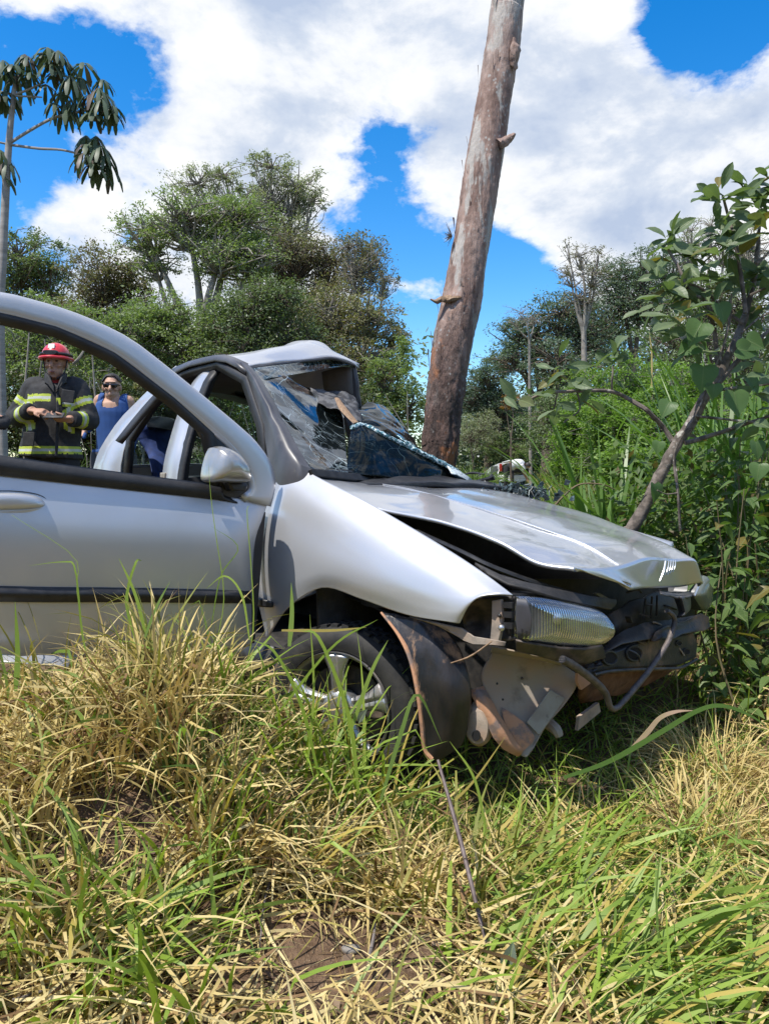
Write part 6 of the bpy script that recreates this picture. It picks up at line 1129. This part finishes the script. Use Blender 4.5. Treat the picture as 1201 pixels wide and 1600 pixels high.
def behind_door(X, Y):
    p_ = np.stack([X - B0[0], Y - B0[1]], -1); return (p_ @ dn[:2] < .05) & (p_ @ dn[:2] > -.35) & (p_ @ dd[:2] > -.05) & (p_ @ dd[:2] < 1.3)
def hitg(x, y):                            # where a pixel meets the ground
    d = ray(x, y)
    ts = np.linspace(.6, 8, 700); pp = O + d * ts[:, None]; k = np.argmax(pp[:, 2] < gz(pp[:, 0], pp[:, 1])); return pp[k]
pits = [(hitg(175, 1345), .19), (hitg(460, 1545), .20), (hitg(330, 1530), .10), (hitg(560, 1500), .13), (hitg(620, 1590), .15), (hitg(230, 1290), .10), (hitg(650, 1500), .10), (hitg(400, 1480), .12), (hitg(300, 1420), .08), (hitg(100, 1320), .10)]
def bare(X, Y):
    m = np.ones_like(X)
    for c, r in pits: m *= 1 - .93 * np.exp(-(((X - c[0]) ** 2 + (Y - c[1]) ** 2) / r ** 2) ** 1.5)
    return m
D_dry = leafmat('dry_straw', [(.44, .32, .125), (.62, .49, .21), (.74, .62, .34), (.50, .40, .15)], .25, .6, .25, tcol=(1.1, 1., .8), brown=(.24, .15, .075), bfrac=.10)
D_grn = leafmat('green_grass', [(.14, .22, .028), (.22, .32, .042), (.32, .42, .07), (.17, .26, .065)], .32, .42, .4, tcol=(1.2, 1.3, .5), brown=(.45, .36, .10), bfrac=.15)
D_mix = leafmat('yellowing_grass', [(.20, .22, .05), (.30, .28, .075), (.40, .33, .11), (.16, .20, .045)], .3, .5, .3, tcol=(1.2, 1.2, .6))
D_far = leafmat('verge_grass', [(.085, .15, .028), (.13, .20, .04), (.20, .23, .065), (.27, .24, .10)], .32, .5, .3)
D_tall = leafmat('tall_verge_grass', [(.06, .115, .025), (.095, .16, .038), (.14, .20, .055)], .32, .45, .3)
def scatter(n, x0, x1, y0, y1, r_, keep=None):
    X, Y = r_.uniform(x0, x1, n), r_.uniform(y0, y1, n); k = ~under_car(X, Y, .02) & ~behind_door(X, Y)
    if keep is not None: k &= r_.random(n) < keep(X, Y)
    X, Y = X[k], Y[k]; return np.stack([X, Y, gz(X, Y)], -1)
r_ = np.random.default_rng(77)
nz = lambda X, Y, f=3., o=0.: .5 + .5 * np.sin(f * X + 2 * np.sin(f * .7 * Y + o) + o) * np.sin(f * 1.2 * Y + 1.5 * np.sin(f * .8 * X) + 2 * o)
U = lambda a, b, n: r_.uniform(a, b, n)
VF = []
rt = scatter(13000, -2.3, 2.3, 1.0, 3.3, r_, lambda X, Y: bare(X, Y) * (.35 + .65 * nz(X, Y)) * np.where(X > .45, .55, 1.)); n = len(rt)
VF.append(blades(rt, U(0, 6.28, n), U(.75, 1.5, n), U(.1, .8, n), U(.12, .40, n), U(.004, .011, n), 4, r_=r_))
rt = scatter(9000, -2.3, 2.3, 1.0, 3.0, r_, lambda X, Y: .3 + .7 * bare(X, Y)); n = len(rt)
VF.append(blades(rt, U(0, 6.28, n), U(1.35, 1.57, n), U(0, .2, n), U(.04, .16, n), U(.003, .007, n), 3, r_=r_))
rt = scatter(9000, -2.3, 1.6, 1.0, 2.7, r_, lambda X, Y: bare(X, Y) ** 2 * np.where(X > .35, .35, 1.) * np.where(Y > 2.1, .35, 1.)); n = len(rt); rt[:, 2] += U(.01, .07, n)
VF.append(blades(rt, U(0, 6.28, n) * .35 + r_.normal(size=n) * 1.1, U(1.25, 1.62, n), U(-.1, .5, n), U(.14, .42, n), U(.005, .011, n), 5, r_=r_))
def clump(cx, cy, rad_, n, tl, bd_, Ls, ws, azc=None, azs=6.28, k=6):
    a = r_.uniform(0, 6.28, n); rr_ = rad_ * np.sqrt(r_.random(n)); X, Y = cx + rr_ * np.cos(a), cy + rr_ * np.sin(a); ok = ~under_car(X, Y, .0) & ~behind_door(X, Y) & (r_.random(n) < bare(X, Y) + .04); X, Y, a = X[ok], Y[ok], a[ok]; n = len(X)
    az = a + r_.normal(size=n) * .8 if azc is None else azc + r_.normal(size=n) * azs
    return blades(np.stack([X, Y, gz(X, Y) - .01], -1), az, U(*tl, n), U(*bd_, n), U(*Ls, n), U(*ws, n), k, r_=r_)
def pxg(x, y): h_ = hitg(x, y); return h_[0], h_[1]
# dry, tangled clumps on the bank in front of the door
for x, y, ra, n, Lm in ((330, 1085, .13, 170, .42), (375, 1070, .07, 190, .52), (250, 1090, .14, 130, .36), (160, 1100, .16, 120, .36), (60, 1110, .18, 120, .34), (300, 1180, .16, 150, .34), (420, 1170, .10, 120, .32), (100, 1200, .2, 260, .28), (210, 1180, .15, 200, .28), (20, 1270, .2, 240, .26), (330, 1300, .15, 300, .30), (430, 1330, .15, 240, .28), (520, 1310, .14, 220, .28), (60, 1420, .18, 260, .24), (600, 1400, .16, 200, .24), (1110, 1330, .14, 260, .26)):
    VF.append(clump(*pxg(x, y), ra, n, (.0, .7), (.2, 1.9), (Lm * .5, Lm * 1.2), (.005, .0125)))
# collapsed hay tuft on the right
hx_, hy_ = pxg(1120, 1260)
hx_, hy_ = pxg(1120, 1235); VF.append(clump(hx_, hy_, .15, 1100, (.0, 1.0), (.8, 3.0), (.16, .40), (.0025, .006)))
VF.append(clump(*pxg(1000, 1330), .25, 500, (.5, 1.4), (.2, 1.5), (.12, .32), (.002, .0045)))
o = mk('dry_grass', (np.vstack([a[0] for a in VF]), np.vstack([a[1] + s for a, s in zip(VF, np.cumsum([0] + [len(a[0]) for a in VF[:-1]]))])), D_dry, None, smooth=True, kind='stuff'); o['label'] = 'matted dry straw covering the bank in the foreground'; o['category'] = 'grass'
VF = []
# green blades: upright round the wheel, combed flat to the right in the foreground
for x, y, ra, n, Lm in ((560, 1300, .14, 80, .50), (500, 1285, .13, 80, .52), (450, 1230, .10, 60, .48), (300, 1300, .14, 60, .34), (200, 1400, .2, 70, .3), (100, 1500, .2, 80, .28), (430, 1400, .15, 60, .3), (330, 1560, .15, 70, .3), (620, 1320, .12, 60, .28), (350, 1130, .12, 40, .40), (390, 1110, .08, 36, .44), (260, 1120, .12, 14, .36), (130, 1140, .16, 12, .34), (40, 1140, .14, 12, .32), (330, 1260, .12, 40, .30), (420, 1290, .12, 50, .30), (690, 1330, .12, 90, .30), (180, 1260, .2, 50, .28), (30, 1440, .2, 90, .26)):
    VF.append(clump(*pxg(x, y), ra, n, (.0, .7), (.3, 1.5), (Lm * .55, Lm * 1.25), (.008, .017)))
for x, y, ra, n, Lm in ((800, 1400, .22, 210, .34), (930, 1480, .22, 210, .34), (740, 1500, .2, 100, .32), (850, 1560, .22, 200, .3), (1010, 1570, .2, 160, .3), (720, 1330, .15, 110, .32), (1080, 1450, .2, 120, .3), (560, 1560, .12, 40, .34), (280, 1500, .14, 70, .3), (160, 1520, .14, 60, .28), (1160, 1500, .2, 140, .26), (950, 1380, .2, 160, .3)):
    VF.append(clump(*pxg(x, y), ra, int(n * .62), (.7, 1.35), (.1, .9), (Lm * .6, Lm * 1.35), (.008, .019), azc=.35, azs=.55))
rt = scatter(2300, -2.3, 2.6, 1.0, 3.4, r_, lambda X, Y: bare(X, Y) * np.where(X > .3, 1., .28)); n = len(rt)
VF.append(blades(rt, U(0, 6.28, n), U(.3, 1.3, n), U(.2, 1.2, n), U(.12, .34, n), U(.006, .013, n), 5, r_=r_))
rt = scatter(5000, .5, 3.2, 1.6, 4.4, r_, lambda X, Y: sm((X - .5) / .5)); n = len(rt)
VF.append(blades(rt, U(0, 6.28, n), U(.1, 1.1, n), U(.2, 1.3, n), U(.10, .32, n), U(.004, .010, n), 5, r_=r_))
X, Y = r_.uniform(-.2, 1.6, 5000), r_.uniform(1.7, 3.6, 5000); k = under_car(X, Y) & ((X - B0[0]) * fv[0] + (Y - B0[1]) * fv[1] > .55); rt = np.stack([X[k], Y[k], gz(X[k], Y[k])], -1); n = len(rt)
VF.append(blades(rt, U(0, 6.28, n), U(.3, 1.3, n), U(.2, 1.2, n), U(.08, .22, n), U(.004, .008, n), 4, r_=r_))
# single long blades that stand against the car
def ribbon(pts, wd, k=14):
    p_ = cr(pts, k); tg = np.gradient(p_, axis=0); w_ = np.interp(np.linspace(0, 1, k), [0, .25, .7, 1], [.6, 1, .7, .05]) * wd / 2
    sd = np.array([nrm(np.cross(a, np.array([0, -1., .25]))) for a in tg]); v = np.stack([p_ - sd * w_[:, None], p_ + sd * w_[:, None]], 1).reshape(-1, 3)
    return v, np.array([(2 * i, 2 * i + 1, 2 * i + 3, 2 * i + 2) for i in range(k - 1)])
gb = [([(25, 1080), (28, 1020), (24, 940)], 2.1, .017), ([(140, 1040), (128, 985), (118, 890), (100, 878), (45, 884)], 2.15, .006), ([(130, 985), (120, 920), (116, 870), (30, 812), (18, 804)], 2.2, .002), ([(215, 1010), (198, 940), (212, 880), (222, 876)], 2.25, .010), ([(230, 1000), (212, 930), (186, 872)], 2.25, .011), ([(225, 1000), (244, 950), (266, 908)], 2.2, .009), ([(380, 1060), (396, 980), (392, 880), (386, 800), (392, 790)], 2.3, .004), ([(340, 1000), (350, 930), (338, 840), (330, 780), (325, 715)], 2.3, .003), ([(330, 980), (345, 900), (372, 855), (330, 822)], 2.35, .004),
      ([(452, 1010), (456, 960), (455, 910)], 2.3, .016), ([(390, 1000), (378, 930), (352, 900), (322, 920)], 2.2, .007), ([(500, 1220), (470, 1100), (430, 1020), (395, 1000)], 2.05, .010), ([(560, 1240), (545, 1120), (500, 1000), (470, 985)], 2.05, .012), ([(480, 1200), (490, 1080), (484, 960)], 2.1, .008), ([(430, 1120), (520, 1010), (590, 968)], 2.1, .008), ([(440, 985), (520, 985), (572, 980)], 2.15, .009), ([(545, 1150), (580, 1050), (606, 1000)], 2.1, .012), ([(595, 1250), (625, 1150), (652, 1085), (690, 1160)], 2.0, .012), ([(700, 1260), (740, 1220), (790, 1150)], 1.95, .007), ([(760, 1300), (740, 1215), (702, 1158)], 1.95, .008)]
for pts, Y, wd in gb: VF.append(ribbon([P(x, y, Y + .02 * i) for i, (x, y) in enumerate(pts)], wd))
o = mk('green_grass', (np.vstack([a[0] for a in VF]), np.vstack([a[1] + s for a, s in zip(VF, np.cumsum([0] + [len(a[0]) for a in VF[:-1]]))])), D_grn, None, smooth=True, kind='stuff'); o['label'] = 'long green grass blades round the wheel and in the foreground'; o['category'] = 'grass'
VF = []
for x, y, ra, n, Lm in ((385, 1070, .10, 120, .55), (300, 1090, .14, 50, .42), (200, 1100, .14, 34, .40), (90, 1110, .15, 34, .38), (440, 1220, .10, 30, .38), (520, 1330, .14, 30, .30), (640, 1330, .14, 40, .28), (700, 1400, .2, 120, .32), (60, 1350, .2, 80, .3)):
    VF.append(clump(*pxg(x, y), ra, n, (.0, .6), (.2, 1.7), (Lm * .5, Lm * 1.2), (.006, .013)))
rt = scatter(3000, -2.3, 2.3, 1.0, 3.0, r_, bare); n = len(rt); VF.append(blades(rt, U(0, 6.28, n), U(.6, 1.4, n), U(.1, 1., n), U(.12, .32, n), U(.003, .007, n), 5, r_=r_))
o = mk('yellowing_grass', (np.vstack([a[0] for a in VF]), np.vstack([a[1] + s for a, s in zip(VF, np.cumsum([0] + [len(a[0]) for a in VF[:-1]]))])), D_mix, None, smooth=True, kind='stuff'); o['label'] = 'half-dry yellowing grass mixed into the bank'; o['category'] = 'grass'
# the verge beyond the car
rt = scatter(26000, -9, 9, 3.4, 16, r_); rt = rt[~((np.abs(rt[:, 0] / rt[:, 1] - .168) < .03) & (rt[:, 1] > 9))]; n = len(rt); d_ = rt[:, 1] / 6
vf1 = blades(rt, U(0, 6.28, n), U(.0, .8, n), U(.2, 1.1, n), U(.15, .38, n), U(.006, .012, n) * (.6 + .5 * d_), 4, r_=r_)
rt = scatter(26000, -12, 26, 15, 42, r_); rt = rt[~((np.abs(rt[:, 0] / rt[:, 1] - .168) < .03) & (rt[:, 1] < 33))]; n = len(rt)
vf2 = blades(rt, U(0, 6.28, n), U(.0, .7, n), U(.2, 1., n), U(.25, .6, n), U(.03, .05, n), 3, r_=r_)
o = mk('verge_grass', (np.vstack([vf1[0], vf2[0]]), np.vstack([vf1[1], vf2[1] + len(vf1[0])])), D_far, None, kind='stuff'); o['label'] = 'green and straw-coloured grass of the verge beyond the car'; o['category'] = 'grass'
VF = []
for x, y, Y, ra, n, Lm in [(x, 700, Y, .5, 260, 1.05) for x, Y in ((-40, 7.2), (20, 7.6), (70, 8.2), (130, 8.0), (160, 7.8), (220, 7.8), (265, 7.4), (320, 7.0), (360, 6.6), (400, 6.4), (-100, 7.0))] + [(722, 720, 22, .7, 260, 1.1), (735, 720, 24, .7, 260, 1.0), (750, 725, 38, 1.2, 200, .9), (870, 740, 7.5, .5, 200, .6), (900, 740, 6.5, .5, 200, .6), (930, 720, 7., .5, 200, .8)]:
    c_ = P(x, y, Y); VF.append(clump(c_[0], Y, ra, n, (.0, .5), (.4, 1.7), (Lm * .6, Lm * 1.15), (.010 * max(1, Y / 9), .018 * max(1, Y / 9)), k=6))
o = mk('tall_verge_grass', (np.vstack([a[0] for a in VF]), np.vstack([a[1] + s for a, s in zip(VF, np.cumsum([0] + [len(a[0]) for a in VF[:-1]]))])), D_tall, None, kind='stuff'); o['label'] = 'tall arching grass behind the people and along the verge'; o['category'] = 'grass'
# strappy clumps: each blade a piece
L_str = leafmat('strappy_blade', [(.065, .13, .030), (.095, .18, .042), (.15, .25, .065)], .38, .35, .45)
for lb, x, Y, n, Lm in (('tall clump of strap-like grass standing over the hood behind the sapling', 958, 4.4, 100, 1.2), ('strap-like grass clump to the right of the sapling trunk', 1120, 4.6, 60, 1.5), ('strap-like grass clump half hidden at the picture edge by the weeds', 1190, 4.4, 56, 1.5), ('low strap-like grass clump left of the tallest strappy clump', 905, 4.7, 50, .95)):
    c_ = P(x, 800, Y); c_ = np.array([c_[0], Y, G(c_[0], Y)]); cl = empty('strappy_grass_clump', c_, lb, 'grass clump')
    for i in range(n):
        a = r_.uniform(0, 6.28); vfb = blades(np.array([c_ + np.array([math.cos(a), math.sin(a), 0]) * r_.uniform(0, .22)]), np.array([a + r_.normal() * .3]), U(.02, .42, 1), U(.05, 1.3, 1), U(Lm * .6, Lm * 1.15, 1), U(.018, .038, 1), 9, twist=.25, r_=r_)
        mk('blade', vfb, L_str, cl)
# dry stalks
for i, (x, y0, y1, Y, lb) in enumerate([(1017, 640, 520, 8.5, 'tall pale dry stalk rising above the bright shrubs')]):
    a = P(x, y0, Y); a[2] = G(a[0], Y); tag(mk('dry_stalk', tube([a, P(x + 1, (y0 + y1) / 2, Y), P(x - 3, y1, Y)], [.012, .011, .004], 6, 10), MATS['dry_straw'], loc=a), lb, 'stalk')
aa = [P(x, y, 3.9) for x, y in ((862, 795), (880, 775), (905, 757), (940, 757), (960, 765))]; tag(mk('arched_stem', tube(aa, [.006, .005, .003], 6, 24), M_stm, loc=aa[0]), 'thin arched bare stem bowing over beyond the hood edge', 'stem')
# ------------------------------------------------------------ foreground things
def onb(pts, up=.012): return [np.array([*hitg(x, y)[:2], 0]) + Z * (G(*hitg(x, y)[:2]) + up) for x, y in pts]
M_rod = mat('dark_cane', (.07, .045, .04), .6, col2=(.16, .12, .11), nscale=40); M_tw = mat('grey_twig', (.20, .175, .165), .85, col2=(.10, .085, .08), nscale=30, bump=.4)
pr_ = [P(684, 1188, 1.98), P(700, 1245, 1.9), P(722, 1325, 1.8), P(748, 1430, 1.69), P(768, 1505, 1.62)]; tag(mk('cane', tube(pr_, [.0042, .005, .006, .005, .003], 8, 40), M_rod, loc=pr_[2]), 'thin dark glossy cane leaning down from the wheel-arch liner into the grass', 'stick')
for nm, pts, rr_, lb in (('twig', [(248, 1445), (205, 1495), (165, 1540), (110, 1565), (20, 1590)], .006, 'grey forked twig lying in the straw in the near corner'), ('twig', [(500, 1235), (455, 1310), (430, 1370), (412, 1440), (405, 1505)], .004, 'long thin grey twig lying below the front wheel'), ('twig', [(640, 1290), (660, 1235), (690, 1200)], .006, 'pale mossy twig beside the dark cane'), ('twig', [(575, 1540), (580, 1500), (588, 1465)], .005, 'short grey twig on the bare soil')):
    pp_ = onb(pts, .03 if nm == 'twig' else .01); tag(mk('twig', jitter(tube(pp_, [rr_, rr_ * .8, rr_ * .4], 7, 30), .003, 25), M_tw, loc=pp_[0]), lb, 'twig')
for x, y, s, m_, lb in ((543, 1378, .022, MATS['soil'], 'dark clod of earth in the straw'), (548, 1488, .016, mat('grey_stone', (.24, .22, .2), .9, col2=(.15, .14, .125), nscale=40, bump=.4), 'small grey stone on the bare soil'), (335, 1475, .018, MATS['soil'], 'small dark clod beside the grey twig'), (182, 1280, .02, MATS['soil'], 'clod of earth by the bare hollow under the bank')):
    h_ = hitg(x, y); tag(mk('clod' if m_ is MATS['soil'] else 'stone', jitter(ellipsoid(h_ + Z * s * .4, s * 1.3, s, s * .8, 14, 10), s * .35, 30), m_, loc=h_), lb, 'clod' if m_ is MATS['soil'] else 'stone')
h_ = hitg(125, 1170); tag(mk('dry_leaf_ball', jitter(ellipsoid(h_ + Z * .03, .05, .045, .035, 24, 16), .014, 45), mat('rusty_litter', (.20, .10, .05), .95, col2=(.10, .055, .03), nscale=50, bump=.8), loc=h_), 'rusty brown clump of litter on the bank below the door', 'litter')
L_fall = veined('fallen_grey_leaf', [(.10, .13, .095), (.15, .17, .13)], .1); LM_f = leafmesh('leaf_fallen', [(0, .02), (.12, .1), (.35, .22), (.6, .24), (.82, .15), (1, .01)], .3, .3, L_fall)
for x, y, d_, s, lb in ((790, 1545, (.1, -.1, .9), .075, 'grey-green upright leaf at the foot of the dark cane'), (770, 1580, (.4, -.3, .25), .07, 'greyish fallen leaf lying below the upright leaf'), (560, 1140, (.3, -.4, .8), .05, 'small green leaf in front of the wheel spokes')):
    h_ = hitg(x, y) if y > 1200 else P(x, y, 2.2); o = bpy.data.objects.new('fallen_leaf', LM_f); COL.objects.link(o); o.location = tuple(h_ + Z * .02); d_ = nrm(np.array(d_)); n_ = nrm(np.array([-.3, -.9, .6]) - d_ * np.dot(np.array([-.3, -.9, .6]), d_)); xx = np.cross(d_, n_); m_ = Matrix((xx * s, d_ * s, n_ * s)).transposed().to_4x4(); m_.translation = o.location; o.matrix_world = m_; tag(o, lb, 'leaf')
r_ = np.random.default_rng(9); rt = scatter(420, -1.6, 1.7, 1.1, 2.9, r_); o = mk('leaf_litter', leaves(rt + Z * .012, .045, r_, 2.5, .5), leafmat('leaf_litter', [(.16, .10, .06), (.28, .20, .13), (.09, .06, .045)], .05, .8), None, smooth=False, kind='stuff'); o['label'] = 'brown dead leaves scattered on the soil'; o['category'] = 'leaf litter'
# two arched blades right of the nose
vb = ribbon([P(x, y, 2.25) for x, y in ((880, 1215), (950, 1190), (1030, 1145), (1090, 1110), (1130, 1103), (1175, 1120), (1201, 1140))], .016, 30); tag(mk('grass_blade', vb, L_str, loc=P(880, 1215, 2.25)), 'long bright green blade arching below the bumper beam', 'grass blade')
vb = ribbon([P(x, y, 2.3) for x, y in ((978, 1178), (1010, 1145), (1030, 1122), (1055, 1112), (1085, 1110))], .016, 24); tag(mk('pinkish_grass', vb, mat('pinkish_dead_blade', (.42, .28, .2), .7, col2=(.30, .26, .12), nscale=10), loc=P(978, 1178, 2.3)), 'curved pinkish dead blade above the long green one', 'grass blade')
tr_ = jitter(loft([[P(0, 1024, 2.35), P(60, 1026, 2.4), P(125, 1024, 2.5)], [P(0, 1036, 2.3), P(60, 1040, 2.36), P(118, 1046, 2.45)]], 5, 20), .01, 12); tag(mk('trim_strip', tr_, MATS['silver_paint'], loc=P(60, 1030, 2.4), solid=.006), 'torn silver trim strip lying in the grass under the door', 'trim')
